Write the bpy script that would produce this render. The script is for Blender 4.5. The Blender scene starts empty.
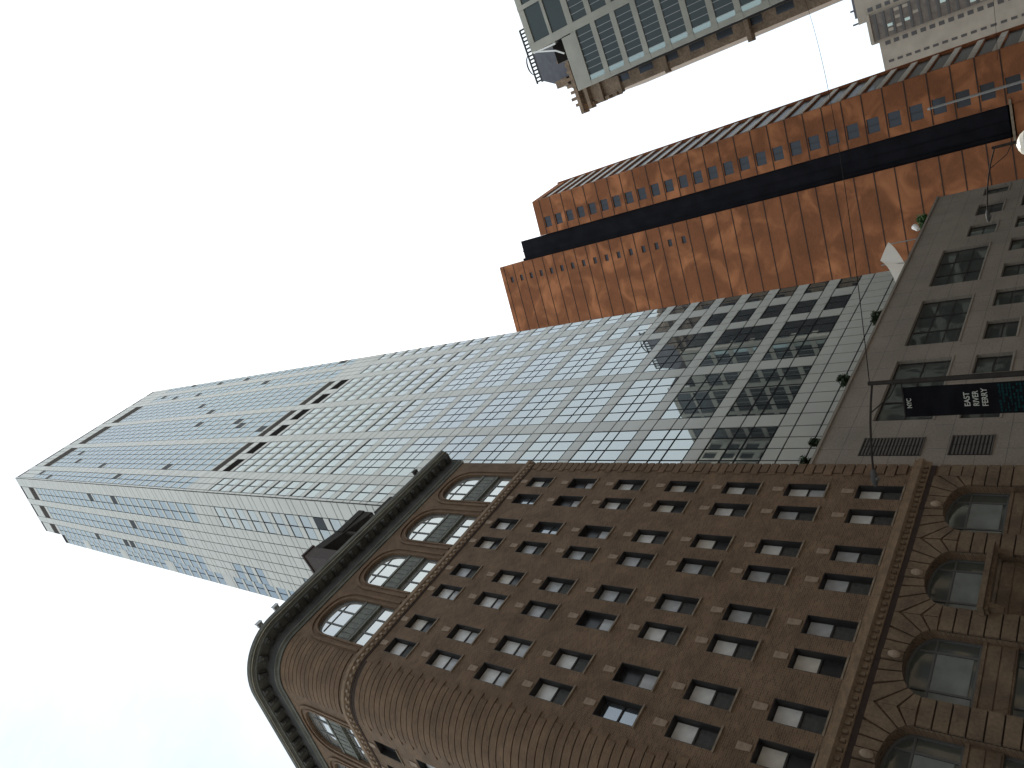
import bpy, math, random
from mathutils import Vector, Matrix
random.seed(11)
SC = bpy.context.scene
COL = SC.collection
R = math.radians

# ------------------------------------------------------------------ camera, sky, sun, exposure
cd = bpy.data.cameras.new('camera'); cam = bpy.data.objects.new('camera', cd); COL.objects.link(cam)
cam.matrix_world = Matrix(((0.55221668, 0.53767826, -0.63714898, 0.0),
                           (0.41379382, -0.84022747, -0.35041757, 0.0),
                           (-0.72376198, -0.07014188, -0.68647557, 1.6),
                           (0, 0, 0, 1)))
cd.sensor_width = 36.0; cd.lens = 25.456; cd.clip_end = 4000; cd.clip_start = 0.1
SC.camera = cam

SUN_AZ, SUN_EL = 17.0, 58.0          # azimuth counted from +X towards +Y
world = bpy.data.worlds.new('World'); SC.world = world; world.use_nodes = True
wn = world.node_tree.nodes; wl = world.node_tree.links
bg = wn['Background']
sky = wn.new('ShaderNodeTexSky'); sky.sky_type = 'NISHITA'; sky.sun_disc = False
sky.sun_elevation = R(SUN_EL); sky.sun_rotation = R(90 - SUN_AZ)
sky.air_density = 1.2; sky.dust_density = 2.2; sky.ozone_density = 1.0; sky.altitude = 20
# thin bright cloud over most of the sky, blue showing through in places
SKYOFF = (2.3, 4.7, 6.1)
tc = wn.new('ShaderNodeTexCoord')
cn = wn.new('ShaderNodeTexNoise'); cn.inputs['Scale'].default_value = 2.3; cn.inputs['Detail'].default_value = 7; cn.inputs['Roughness'].default_value = 0.58
cn.inputs['Distortion'].default_value = 0.35
cr = wn.new('ShaderNodeValToRGB'); cr.color_ramp.elements[0].position = 0.33; cr.color_ramp.elements[0].color = (0.42, 0.42, 0.42, 1)
cr.color_ramp.elements[1].position = 0.58; cr.color_ramp.elements[1].color = (0.92, 0.92, 0.92, 1)
mx = wn.new('ShaderNodeMix'); mx.data_type = 'RGBA'
cl = wn.new('ShaderNodeRGB'); cl.outputs[0].default_value = (5.3, 5.8, 5.95, 1)
mp = wn.new('ShaderNodeMapping'); mp.inputs['Location'].default_value = SKYOFF
wl.new(tc.outputs['Generated'], mp.inputs['Vector']); wl.new(mp.outputs[0], cn.inputs['Vector']); wl.new(cn.outputs['Fac'], cr.inputs['Fac'])
wl.new(cr.outputs['Color'], mx.inputs['Factor']); wl.new(sky.outputs['Color'], mx.inputs['A']); wl.new(cl.outputs[0], mx.inputs['B'])
wl.new(mx.outputs['Result'], bg.inputs['Color']); bg.inputs['Strength'].default_value = 0.1

sd = bpy.data.lights.new('sun', 'SUN'); sd.energy = 3.0; sd.angle = R(0.6); sd.color = (1.0, 0.95, 0.86)
sun = bpy.data.objects.new('sun', sd); COL.objects.link(sun)
_s = Vector((math.cos(R(SUN_AZ)) * math.cos(R(SUN_EL)), math.sin(R(SUN_AZ)) * math.cos(R(SUN_EL)), math.sin(R(SUN_EL))))
sun.rotation_euler = _s.to_track_quat('Z', 'Y').to_euler(); sun.location = _s * 300

vs = SC.view_settings
vs.view_transform = 'Standard'; vs.look = 'None'; vs.exposure = 1.05; vs.gamma = 1; vs.use_curve_mapping = False
SC.render.engine = 'CYCLES'
SC.cycles.use_denoising = True
SC.cycles.max_bounces = 8

# ------------------------------------------------------------------ materials
def mat(name, col, rough=0.8, metal=0.0, spec=0.5, var=0.0, vscale=0.5, fine=0.0, fscale=20.0, bump=0.0, bscale=30.0, coord='UV'):
    m = bpy.data.materials.new(name); m.use_nodes = True
    n, l = m.node_tree.nodes, m.node_tree.links
    b = n['Principled BSDF']
    b.inputs['Base Color'].default_value = (*col, 1); b.inputs['Roughness'].default_value = rough
    b.inputs['Metallic'].default_value = metal; b.inputs['Specular IOR Level'].default_value = spec
    t = n.new('ShaderNodeTexCoord')
    src = None
    if var or fine:
        h = n.new('ShaderNodeHueSaturation'); h.inputs['Color'].default_value = (*col, 1)
        val = None
        for amt, sc_, det in ((var, vscale, 4), (fine, fscale, 2)):
            if not amt: continue
            z = n.new('ShaderNodeTexNoise'); z.inputs['Scale'].default_value = sc_; z.inputs['Detail'].default_value = det
            l.new(t.outputs[coord], z.inputs['Vector'])
            q = n.new('ShaderNodeMapRange'); q.inputs['From Min'].default_value = 0.3; q.inputs['From Max'].default_value = 0.7
            q.inputs['To Min'].default_value = 1 - amt; q.inputs['To Max'].default_value = 1 + amt
            l.new(z.outputs['Fac'], q.inputs['Value'])
            if val is None: val = q.outputs[0]
            else:
                mm = n.new('ShaderNodeMath'); mm.operation = 'MULTIPLY'
                l.new(val, mm.inputs[0]); l.new(q.outputs[0], mm.inputs[1]); val = mm.outputs[0]
        l.new(val, h.inputs['Value']); l.new(h.outputs['Color'], b.inputs['Base Color']); src = h.outputs['Color']
    if bump:
        z = n.new('ShaderNodeTexNoise'); z.inputs['Scale'].default_value = bscale
        l.new(t.outputs[coord], z.inputs['Vector'])
        bp = n.new('ShaderNodeBump'); bp.inputs['Strength'].default_value = bump; bp.inputs['Distance'].default_value = 0.02
        l.new(z.outputs['Fac'], bp.inputs['Height']); l.new(bp.outputs[0], b.inputs['Normal'])
    return m

def brick(name, c1, c2, mort, bw=0.22, bh=0.075, ms=0.012, var=0.25, vscale=0.35, sun_patch=None, rough=0.85, bscale=0.12):
    m = mat(name, c1, rough)
    n, l = m.node_tree.nodes, m.node_tree.links
    b = n['Principled BSDF']; b.inputs['Specular IOR Level'].default_value = 0.25
    t = n.new('ShaderNodeTexCoord')
    k = n.new('ShaderNodeTexBrick'); k.inputs['Scale'].default_value = 1; k.inputs['Brick Width'].default_value = bw
    k.inputs['Row Height'].default_value = bh; k.inputs['Mortar Size'].default_value = ms; k.inputs['Mortar Smooth'].default_value = 0.1
    k.inputs['Color1'].default_value = (*c1, 1); k.inputs['Color2'].default_value = (*c2, 1); k.inputs['Mortar'].default_value = (*mort, 1)
    l.new(t.outputs['UV'], k.inputs['Vector'])
    z = n.new('ShaderNodeTexNoise'); z.inputs['Scale'].default_value = vscale; z.inputs['Detail'].default_value = 6; z.inputs['Roughness'].default_value = 0.6
    l.new(t.outputs['UV'], z.inputs['Vector'])
    q = n.new('ShaderNodeMapRange'); q.inputs['From Min'].default_value = 0.3; q.inputs['From Max'].default_value = 0.7
    q.inputs['To Min'].default_value = 1 - var; q.inputs['To Max'].default_value = 1 + var
    l.new(z.outputs['Fac'], q.inputs['Value'])
    h = n.new('ShaderNodeHueSaturation'); l.new(k.outputs['Color'], h.inputs['Color']); l.new(q.outputs[0], h.inputs['Value'])
    out = h.outputs['Color']
    if sun_patch:                       # paler patches: sunlight thrown back by glass, painted into the brick colour
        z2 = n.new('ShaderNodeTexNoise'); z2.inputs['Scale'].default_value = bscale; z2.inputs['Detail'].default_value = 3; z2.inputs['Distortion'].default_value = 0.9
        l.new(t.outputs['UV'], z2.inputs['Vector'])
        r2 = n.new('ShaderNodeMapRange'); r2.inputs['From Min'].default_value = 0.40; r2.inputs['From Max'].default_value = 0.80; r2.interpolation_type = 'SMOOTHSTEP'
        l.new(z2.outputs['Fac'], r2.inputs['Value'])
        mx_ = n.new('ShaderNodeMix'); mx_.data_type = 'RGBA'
        l.new(r2.outputs[0], mx_.inputs['Factor']); l.new(out, mx_.inputs['A']); mx_.inputs['B'].default_value = (*sun_patch, 1)
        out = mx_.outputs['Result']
    l.new(out, b.inputs['Base Color'])
    bp = n.new('ShaderNodeBump'); bp.inputs['Strength'].default_value = 0.4; bp.inputs['Distance'].default_value = 0.02
    l.new(k.outputs['Fac'], bp.inputs['Height']); bp.invert = True; l.new(bp.outputs[0], b.inputs['Normal'])
    return m

def glass(name, tint, refl=0.5, rough=0.03, wav=0.0, base=(0.02, 0.025, 0.03), top=1.0):
    """coated window glass: a dark room behind, a mirror coat in front"""
    m = bpy.data.materials.new(name); m.use_nodes = True
    n, l = m.node_tree.nodes, m.node_tree.links
    b = n['Principled BSDF']; b.inputs['Base Color'].default_value = (*base, 1); b.inputs['Roughness'].default_value = 0.4
    g = n.new('ShaderNodeBsdfGlossy'); g.inputs['Color'].default_value = (*tint, 1); g.inputs['Roughness'].default_value = rough
    lw = n.new('ShaderNodeLayerWeight'); lw.inputs['Blend'].default_value = 0.35
    r = n.new('ShaderNodeMapRange'); r.inputs['To Min'].default_value = refl; r.inputs['To Max'].default_value = top
    l.new(lw.outputs['Fresnel'], r.inputs['Value'])
    mxs = n.new('ShaderNodeMixShader'); l.new(r.outputs[0], mxs.inputs[0]); l.new(b.outputs[0], mxs.inputs[1]); l.new(g.outputs[0], mxs.inputs[2])
    l.new(mxs.outputs[0], n['Material Output'].inputs['Surface'])
    if wav:
        t = n.new('ShaderNodeTexCoord'); z = n.new('ShaderNodeTexNoise'); z.inputs['Scale'].default_value = 0.6; z.inputs['Detail'].default_value = 1
        l.new(t.outputs['Object'], z.inputs['Vector'])
        bp = n.new('ShaderNodeBump'); bp.inputs['Strength'].default_value = wav; bp.inputs['Distance'].default_value = 0.05
        l.new(z.outputs['Fac'], bp.inputs['Height']); l.new(bp.outputs[0], g.inputs['Normal'])
    return m

M_brick = brick('hotel_brick', (0.168, 0.099, 0.057), (0.102, 0.060, 0.036), (0.155, 0.118, 0.080), var=0.26, vscale=0.9)
M_course = brick('rusticated_brick', (0.172, 0.101, 0.057), (0.122, 0.072, 0.042), (0.15, 0.11, 0.075), var=0.24, vscale=0.9)
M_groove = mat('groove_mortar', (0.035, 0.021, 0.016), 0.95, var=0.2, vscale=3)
M_stone = mat('brown_stone', (0.132, 0.090, 0.054), 0.85, var=0.3, vscale=1.2, fine=0.2, fscale=9)
M_terra = mat('terracotta_trim', (0.215, 0.148, 0.092), 0.75, var=0.25, vscale=2.5, fine=0.15, fscale=12)
M_key = mat('pale_keystone', (0.245, 0.178, 0.122), 0.8, var=0.3, vscale=3)
M_sill = mat('sill_stone', (0.20, 0.155, 0.108), 0.8, var=0.3, vscale=2)
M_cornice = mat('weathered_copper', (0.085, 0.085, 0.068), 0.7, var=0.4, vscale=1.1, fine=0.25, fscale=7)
M_cornice_d = mat('dark_metal', (0.035, 0.035, 0.032), 0.8, var=0.4, vscale=1.5)  # darker tone for frieze and modillions, also on the roof cresting
M_cornice_l = mat('worn_copper_edge', (0.20, 0.18, 0.12), 0.6, var=0.4, vscale=2)
M_spandrel = mat('cast_iron_panel', (0.10, 0.105, 0.085), 0.65, var=0.35, vscale=3, fine=0.3, fscale=11)
M_frame = mat('dark_window_frame', (0.018, 0.016, 0.015), 0.6)
M_frame_g = mat('grey_window_frame', (0.09, 0.09, 0.085), 0.6)
M_blind = [mat('pale_blind', (0.62, 0.62, 0.60), 0.35, spec=0.8, var=0.1, vscale=3), mat('grey_blind', (0.40, 0.41, 0.42), 0.35, spec=0.8, var=0.15, vscale=3),
           mat('warm_blind', (0.56, 0.53, 0.47), 0.4, spec=0.8, var=0.1, vscale=3), glass('sash_glass', (0.8, 0.85, 0.9), 0.22, 0.05)]
M_lowblind = mat('dusty_blind', (0.16, 0.175, 0.163), 0.4, spec=0.6, var=0.3, vscale=1.2)
M_screen = [mat('insect_screen', (0.06, 0.06, 0.058), 0.6, spec=0.3, var=0.25, vscale=5), mat('dark_screen', (0.02, 0.02, 0.022), 0.35, var=0.3, vscale=4)]
M_archglass = glass('arch_glass', (0.92, 0.93, 0.9), 0.48, 0.04, 0.15, base=(0.32, 0.32, 0.30))
M_lowglass = glass('lower_arch_glass', (0.8, 0.88, 0.86), 0.16, 0.05, 0.15, base=(0.05, 0.06, 0.055))
M_tglass = glass('tower_glass', (0.74, 0.785, 0.765), 0.45, 0.015, 0.0)
M_tglass_b = glass('tower_glass_blue', (0.54, 0.63, 0.675), 0.36, 0.02, 0.0, base=(0.07, 0.09, 0.11))
M_tpanel = mat('white_panel', (0.47, 0.475, 0.435), 0.35, spec=0.5, var=0.06, vscale=0.25)
M_joint = mat('joint_gasket', (0.02, 0.022, 0.025), 0.9, spec=0.15)
M_louvre = mat('grey_louvre', (0.085, 0.077, 0.072), 0.8, spec=0.2)
M_louvre_d = mat('black_louvre', (0.016, 0.013, 0.012), 0.9, spec=0.1)
M_obrick = brick('orange_brick', (0.215, 0.078, 0.032), (0.175, 0.064, 0.027), (0.19, 0.092, 0.052), bw=0.4, bh=0.13, ms=0.01, var=0.16, vscale=0.22, sun_patch=(0.42, 0.17, 0.075), bscale=0.19)
M_oslab = mat('brown_slab_edge', (0.035, 0.018, 0.012), 0.85)
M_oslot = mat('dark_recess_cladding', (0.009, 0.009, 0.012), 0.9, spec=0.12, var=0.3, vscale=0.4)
M_owin = glass('dark_window_glass', (0.12, 0.15, 0.2), 0.06, 0.05, base=(0.012, 0.014, 0.019), top=.4)
M_vent = mat('open_vent_pane', (0.03, 0.037, 0.043), 0.6, spec=0.2)
M_oband = mat('pale_spandrel_band', (0.38, 0.37, 0.34), 0.6, var=0.15, vscale=1)
M_grey = mat('grey_stone', (0.225, 0.195, 0.162), 0.85, var=0.14, vscale=0.4, fine=0.12, fscale=9)
M_gsill = mat('grey_sill', (0.24, 0.215, 0.185), 0.8, var=0.2, vscale=1)
M_greyd = mat('grey_joint', (0.09, 0.082, 0.075), 0.9)
M_gwin = glass('loft_glass', (0.8, 0.88, 0.85), 0.11, 0.03, 0.3, base=(0.035, 0.042, 0.04))
M_conc = mat('pale_concrete', (0.36, 0.35, 0.305), 0.75, var=0.1, vscale=0.4)
M_officeglass = glass('office_glass', (0.13, 0.18, 0.175), 0.08, 0.03, 0.0, base=(0.014, 0.02, 0.02), top=.5)
M_paleglass = glass('pale_green_glass', (0.75, 0.9, 0.86), 0.2, 0.08, base=(0.28, 0.34, 0.32))
M_brownstone = mat('brown_masonry', (0.22, 0.155, 0.105), 0.85, var=0.3, vscale=0.5, fine=0.25, fscale=3)
M_slate = mat('slate_roof', (0.085, 0.085, 0.10), 0.6, var=0.2, vscale=0.8)
M_beige = mat('beige_masonry', (0.29, 0.262, 0.22), 0.85, var=0.12, vscale=0.3)
M_bwin = mat('beige_tower_window', (0.06, 0.062, 0.065), 0.3)
M_bstrip = mat('brown_grey_glazing', (0.10, 0.088, 0.078), 0.4, var=0.3, vscale=0.8)
M_white = mat('white_fabric', (0.8, 0.8, 0.78), 0.8)
M_sail = bpy.data.materials.new('sail_cloth'); M_sail.use_nodes = True
_n, _l = M_sail.node_tree.nodes, M_sail.node_tree.links
_tr = _n.new('ShaderNodeBsdfTranslucent'); _tr.inputs['Color'].default_value = (.75, .74, .70, 1); _df = _n.new('ShaderNodeBsdfDiffuse'); _df.inputs['Color'].default_value = (.75, .75, .73, 1)
_mx = _n.new('ShaderNodeMixShader'); _mx.inputs[0].default_value = .45; _l.new(_df.outputs[0], _mx.inputs[1]); _l.new(_tr.outputs[0], _mx.inputs[2]); _l.new(_mx.outputs[0], _n['Material Output'].inputs['Surface'])
M_wpaint = mat('white_paint', (0.8, 0.8, 0.78), 0.5)
M_steel = mat('dark_painted_steel', (0.034, 0.030, 0.027), 0.85, spec=0.12, var=0.2, vscale=3)
M_alu = mat('grey_aluminium', (0.32, 0.32, 0.31), 0.45, metal=0.4)
M_black = mat('black_banner_cloth', (0.009, 0.009, 0.011), 0.95, spec=0.05, var=0.3, vscale=2)
M_letter = mat('pale_lettering', (0.42, 0.42, 0.37), 0.9)
M_teal = mat('teal_print', (0.006, 0.034, 0.036), 0.9, spec=0.1)
M_leaf = mat('shrub_leaf', (0.035, 0.055, 0.02), 0.7, var=0.4, vscale=4, coord='Object')
M_leafb = mat('bright_leaf', (0.06, 0.13, 0.03), 0.7, var=0.4, vscale=4, coord='Object')
M_pot = mat('dark_planter', (0.05, 0.045, 0.04), 0.7)
M_asph = mat('asphalt', (0.05, 0.05, 0.052), 0.9, var=0.2, vscale=0.3, fine=0.2, fscale=40, coord='Object')
M_pave = mat('concrete_paving', (0.27, 0.26, 0.25), 0.9, var=0.15, vscale=0.3, coord='Object')
M_yell = mat('road_paint', (0.8, 0.8, 0.76), 0.7)
M_roof = mat('roof_felt', (0.08, 0.08, 0.08), 0.9)
M_wood = mat('brown_timber', (0.035, 0.022, 0.017), 0.8, var=0.3, vscale=3)
M_lamp = mat('grey_lamp_casing', (0.075, 0.075, 0.072), 0.8, spec=0.2)
M_lens = mat('lamp_lens', (0.12, 0.12, 0.115), 0.6)
M_wire = mat('black_cable', (0.008, 0.008, 0.009), 0.95, spec=0.05)
M_globe = mat('opal_globe', (0.75, 0.72, 0.64), 0.3)

# ------------------------------------------------------------------ helpers
class MB:
    def __init__(s): s.v = []; s.f = []; s.uv = []; s.mi = []
    def poly(s, pts, uvs=None, mi=0):
        b = len(s.v); s.v += [tuple(p) for p in pts]; s.f.append(list(range(b, b + len(pts))))
        s.uv += uvs if uvs else [(p[0] + p[1], p[2]) for p in pts]; s.mi.append(mi)
    def hexa(s, c, uv=None, mi=0):          # c: 8 corners, bottom loop 0-3 then top loop 4-7
        for q in ((0, 3, 2, 1), (4, 5, 6, 7), (0, 1, 5, 4), (1, 2, 6, 5), (2, 3, 7, 6), (3, 0, 4, 7)):
            s.poly([c[i] for i in q], [uv[i] for i in q] if uv else None, mi)
    def box(s, x0, x1, y0, y1, z0, z1, mi=0):
        s.hexa([(x0, y0, z0), (x1, y0, z0), (x1, y1, z0), (x0, y1, z0), (x0, y0, z1), (x1, y0, z1), (x1, y1, z1), (x0, y1, z1)], None, mi)
    def tube(s, pts, rad, n=8, mi=0):
        pts = [Vector(p) for p in pts]; rads = rad if isinstance(rad, (list, tuple)) else [rad] * len(pts)
        rings = []
        for i, p in enumerate(pts):
            t = (pts[min(i + 1, len(pts) - 1)] - pts[max(i - 1, 0)]).normalized()
            a = t.cross(Vector((0, 0, 1)));
            if a.length < 1e-3: a = Vector((1, 0, 0))
            a.normalize(); bb = t.cross(a)
            rings.append([p + (a * math.cos(2 * math.pi * k / n) + bb * math.sin(2 * math.pi * k / n)) * rads[i] for k in range(n)])
        for i in range(len(rings) - 1):
            for k in range(n):
                s.poly([rings[i][k], rings[i][(k + 1) % n], rings[i + 1][(k + 1) % n], rings[i + 1][k]], None, mi)
        s.poly(rings[0][::-1], None, mi); s.poly(rings[-1], None, mi)
    def build(s, name, mats, parent=None, kind=None, smooth=False):
        me = bpy.data.meshes.new(name); me.from_pydata(s.v, [], s.f)
        u = me.uv_layers.new(name='UVMap')
        flat = [c for p in s.uv for c in p]
        u.data.foreach_set('uv', flat)
        for m in (mats if isinstance(mats, (list, tuple)) else [mats]): me.materials.append(m)
        me.polygons.foreach_set('material_index', s.mi)
        if smooth: me.polygons.foreach_set('use_smooth', [True] * len(s.f))
        me.update()
        o = bpy.data.objects.new(name, me); COL.objects.link(o)
        if parent is not None:
            o.parent = parent; o.location = -_wloc(parent)
        if kind: o['kind'] = kind
        return o

def _wloc(o):
    v = Vector((0, 0, 0))
    while o is not None: v += o.location; o = o.parent
    return v

def thing(name, loc, label, cat, group=None):
    o = bpy.data.objects.new(name, None); COL.objects.link(o); o.location = loc
    o.empty_display_size = 0.5
    o['label'] = label; o['category'] = cat
    if group: o['group'] = group
    return o
def tag(o, label, cat, group=None):
    o['label'] = label; o['category'] = cat
    if group: o['group'] = group
    return o
def struct(o): o['kind'] = 'structure'; return o

class Path:
    """ground line of a facade; M(s, z, d): s along it (growing to the right seen from the street), d outwards"""
    def pt(p, s): raise NotImplementedError
    def M(p, s, z, d=0.0):
        x, y, nx, ny = p.pt(s); return (x + nx * d, y + ny * d, z)
    def breaks(p, a, b): return [a, b]
class Line(Path):
    def __init__(p, x, y, az):              # origin, azimuth (deg) of growing s
        p.o = (x, y); p.u = (math.cos(R(az)), math.sin(R(az))); p.n = (p.u[1], -p.u[0]); p.az = az
    def pt(p, s): return (p.o[0] + p.u[0] * s, p.o[1] + p.u[1] * s, p.n[0], p.n[1])
    def frame(p, s): return p.az
class Corner(Path):
    """front along +X at y=Y, rounded corner ending at x=xt, then a side going off at azimuth az"""
    def __init__(p, Y, xt, rad, az):
        p.Y, p.xt, p.r, p.az = Y, xt, rad, az; p.th = R(180 - az); p.L = rad * p.th
        a = R(270) - p.th
        p.e = (xt + rad * math.cos(a), Y + rad + rad * math.sin(a)); p.d = (math.cos(R(az)), math.sin(R(az))); p.n = (math.cos(a), math.sin(a))
    def pt(p, s):
        if s >= p.xt: return (s, p.Y, 0.0, -1.0)
        q = p.xt - s
        if q <= p.L and p.r > 0:
            a = R(270) - q / p.r; return (p.xt + p.r * math.cos(a), p.Y + p.r + p.r * math.sin(a), math.cos(a), math.sin(a))
        q -= p.L; return (p.e[0] + p.d[0] * q, p.e[1] + p.d[1] * q, p.n[0], p.n[1])
    def frame(p, s): return 0.0 if s >= p.xt else p.az - 180.0
    def breaks(p, a, b):
        out = [a]; lo, hi = p.xt - p.L, p.xt
        n = 14
        for i in range(n + 1):
            q = lo + (hi - lo) * i / n
            if a + 1e-4 < q < b - 1e-4: out.append(q)
        return out + [b]

def fbox(mb, P, s0, s1, z0, z1, d0, d1, mi=0, ends=True):
    b = P.breaks(s0, s1)
    for i in range(len(b) - 1):
        a, c = b[i], b[i + 1]
        for q, (zz, dd) in enumerate((((z0, z1), (d1, d1)), ((z1, z1), (d1, d0)), ((z0, z0), (d0, d1)))):
            mb.poly([P.M(a, zz[0], dd[0]), P.M(c, zz[0], dd[0]), P.M(c, zz[1], dd[1]), P.M(a, zz[1], dd[1])],
                    [(a, zz[0]), (c, zz[0]), (c, zz[1] + (q > 0) * .1), (a, zz[1] + (q > 0) * .1)], mi)
    if ends:
        mb.poly([P.M(s0, z0, d0), P.M(s0, z0, d1), P.M(s0, z1, d1), P.M(s0, z1, d0)], [(d0, z0), (d1, z0), (d1, z1), (d0, z1)], mi)
        mb.poly([P.M(s1, z0, d1), P.M(s1, z0, d0), P.M(s1, z1, d0), P.M(s1, z1, d1)], [(d1, z0), (d0, z0), (d0, z1), (d1, z1)], mi)
def sweep(mb, P, prof, s0, s1, mi=0):       # prof: closed loop of (d, z)
    b = P.breaks(s0, s1); n = len(prof)
    for i in range(len(b) - 1):
        for k in range(n):
            (da, za), (db, zb) = prof[k], prof[(k + 1) % n]
            mb.poly([P.M(b[i], za, da), P.M(b[i + 1], za, da), P.M(b[i + 1], zb, db), P.M(b[i], zb, db)],
                    [(b[i], k * .3), (b[i + 1], k * .3), (b[i + 1], k * .3 + .3), (b[i], k * .3 + .3)], mi)
    mb.poly([P.M(s0, z, d) for d, z in prof], [(d, z) for d, z in prof], mi)
    mb.poly([P.M(s1, z, d) for d, z in prof][::-1], [(d, z) for d, z in prof][::-1], mi)
def wall_grid(mb, P, s0, s1, z0, z1, holes, depth, mi=0, rmi=None):
    """wall sheet with rectangular holes (a,b,c,d) and their reveals"""
    rmi = mi if rmi is None else rmi
    ss = sorted(set([q for q in P.breaks(s0, s1)] + [h[0] for h in holes] + [h[1] for h in holes]))
    zz = sorted(set([z0, z1] + [h[2] for h in holes] + [h[3] for h in holes]))
    ss = [q for q in ss if s0 - 1e-6 <= q <= s1 + 1e-6]
    for i in range(len(ss) - 1):
        cs = (ss[i] + ss[i + 1]) / 2
        col = [h for h in holes if h[0] < cs < h[1]]
        start = None
        segs = []
        for j in range(len(zz) - 1):
            cz = (zz[j] + zz[j + 1]) / 2
            if any(h[2] < cz < h[3] for h in col):
                if start is not None: segs.append((start, zz[j])); start = None
            elif start is None: start = zz[j]
        if start is not None: segs.append((start, zz[-1]))
        for a, c in segs:
            mb.poly([P.M(ss[i], a), P.M(ss[i + 1], a), P.M(ss[i + 1], c), P.M(ss[i], c)], [(ss[i], a), (ss[i + 1], a), (ss[i + 1], c), (ss[i], c)], mi)
    for a, b, c, d in holes:
        for p, q in (((a, c), (b, c)), ((b, c), (b, d)), ((b, d), (a, d)), ((a, d), (a, c))):
            mb.poly([P.M(p[0], p[1]), P.M(q[0], q[1]), P.M(q[0], q[1], -depth), P.M(p[0], p[1], -depth)],
                    [(p[0], p[1]), (q[0], q[1]), (q[0] + .1, q[1] + .1), (p[0] + .1, p[1] + .1)], rmi)

def place(proto, P, s, z, parent, first):
    """put a window tree (built at its own origin, x right / -y out) on facade P; the first call moves the prototype itself"""
    def cp(o, par):
        c = o if first else o.copy()
        if not first: COL.objects.link(c)
        c.parent = par
        for ch in ([] if first else list(o.children)):
            cp(ch, c)
        return c
    c = cp(proto, parent)
    x, y, nx, ny = P.pt(s)
    c.location = Vector((x, y, z)) - _wloc(parent)
    c.rotation_euler = (0, 0, R(P.frame(s)))
    return c

# ================================================================== ground, street
g = MB(); g.poly([(-900, -900, -0.15), (1500, -900, -0.15), (1500, 900, -0.15), (-900, 900, -0.15)]); struct(g.build('ground', M_pave))
g = MB(); g.poly([(-600, 4.0, -0.146), (900, 4.0, -0.146), (900, 16.0, -0.146), (-600, 16.0, -0.146)]); struct(g.build('street', M_asph))
g = MB()
for k in range(40): x = -100 + k * 9; g.poly([(x, 9.93, -0.142), (x + 3, 9.93, -0.142), (x + 3, 10.07, -0.142), (x, 10.07, -0.142)])
struct(g.build('road_marking', M_yell))
g = MB(); g.box(-600, 900, 16.0, 21.9, -0.14, 0.0); struct(g.build('far_pavement', M_pave))
g = MB(); g.box(-600, 900, -12.0, 4.0, -0.14, 0.0); struct(g.build('near_pavement', M_pave))

# ================================================================== brick hotel
HY, HX1 = 22.0, 28.75
HP = Corner(HY, 12.2, 2.3, 96.0)
ARC0, ARC1 = HP.xt - HP.L, HP.xt            # s range of the rounded corner
HS0 = ARC0 - 26.0                           # far end of the side wall
hotel = thing('brick_hotel', (20, 24, 0), 'brown brick hotel with a rounded corner, rows of paired windows and a heavy dark cornice', 'hotel')
PAIR = 0.83
bays_f = [14.08, 18.03, 22.0, 26.0]
bays_s = [ARC0 - 2.35, ARC0 - 6.3, ARC0 - 10.25, ARC0 - 14.2, ARC0 - 18.1, ARC0 - 22.0]
floors = [32.2, 28.83, 25.45, 22.03, 18.68, 15.45, 12.2]
WW, WH = 0.475, 0.95
rects = [(b + o - WW, b + o + WW, z - WH, z + WH) for b in bays_f + bays_s for o in (-PAIR, PAIR) for z in floors]
# upper arched bays
AW, AZ0, AZS, AZT = 1.36, 34.85, 38.5, 40.2
SE = 2.45
def sgc(t): c_ = math.cos(t); return math.copysign(abs(c_) ** (2 / SE), c_)
def sgs(t): return abs(math.sin(t)) ** (2 / SE)
def arch_z(t, hw, zs, zt, e=2.0): return zs + (zt - zs) * max(0.0, 1 - abs(t / hw) ** e) ** (1 / e)
def arch_fill(mb, P, c, hw, zs, zt, ztop, depth, n=18, mi=0, e=2.0):
    """masonry between an arch curve and the rectangle above it, with the arch's soffit"""
    tt = [-hw * math.cos(math.pi * i / n) for i in range(n + 1)]
    for i in range(n):
        a, b = tt[i], tt[i + 1]; za, zb = arch_z(a, hw, zs, zt, e), arch_z(b, hw, zs, zt, e)
        mb.poly([P.M(c + a, za), P.M(c + b, zb), P.M(c + b, ztop), P.M(c + a, ztop)], [(c + a, za), (c + b, zb), (c + b, ztop), (c + a, ztop)], mi)
        mb.poly([P.M(c + b, zb), P.M(c + a, za), P.M(c + a, za, -depth), P.M(c + b, zb, -depth)], [(c + b, zb), (c + a, za), (c + a, za + .2), (c + b, zb + .2)], mi)
w = MB()
holes = rects + [(b - AW, b + AW, AZ0, AZT + .02) for b in bays_f + bays_s]
wall_grid(w, HP, HS0, HX1, 10.4, 41.6, holes, 0.38)
for b in bays_f + bays_s: arch_fill(w, HP, b, AW, AZS, AZT, AZT + .02, 0.38, e=SE, n=28)
# ground storey openings
LHW, LZ0, LZS, LZT = 1.42, 3.2, 8.72, 9.52
lowb = bays_f + bays_s
wall_grid(w, HP, HS0, HX1, 0.0, 10.4, [(b - LHW, b + LHW, LZ0, LZT + .02) for b in lowb], 0.45)
for b in lowb: arch_fill(w, HP, b, LHW, LZS, LZT, LZT + .02, 0.45)
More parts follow.
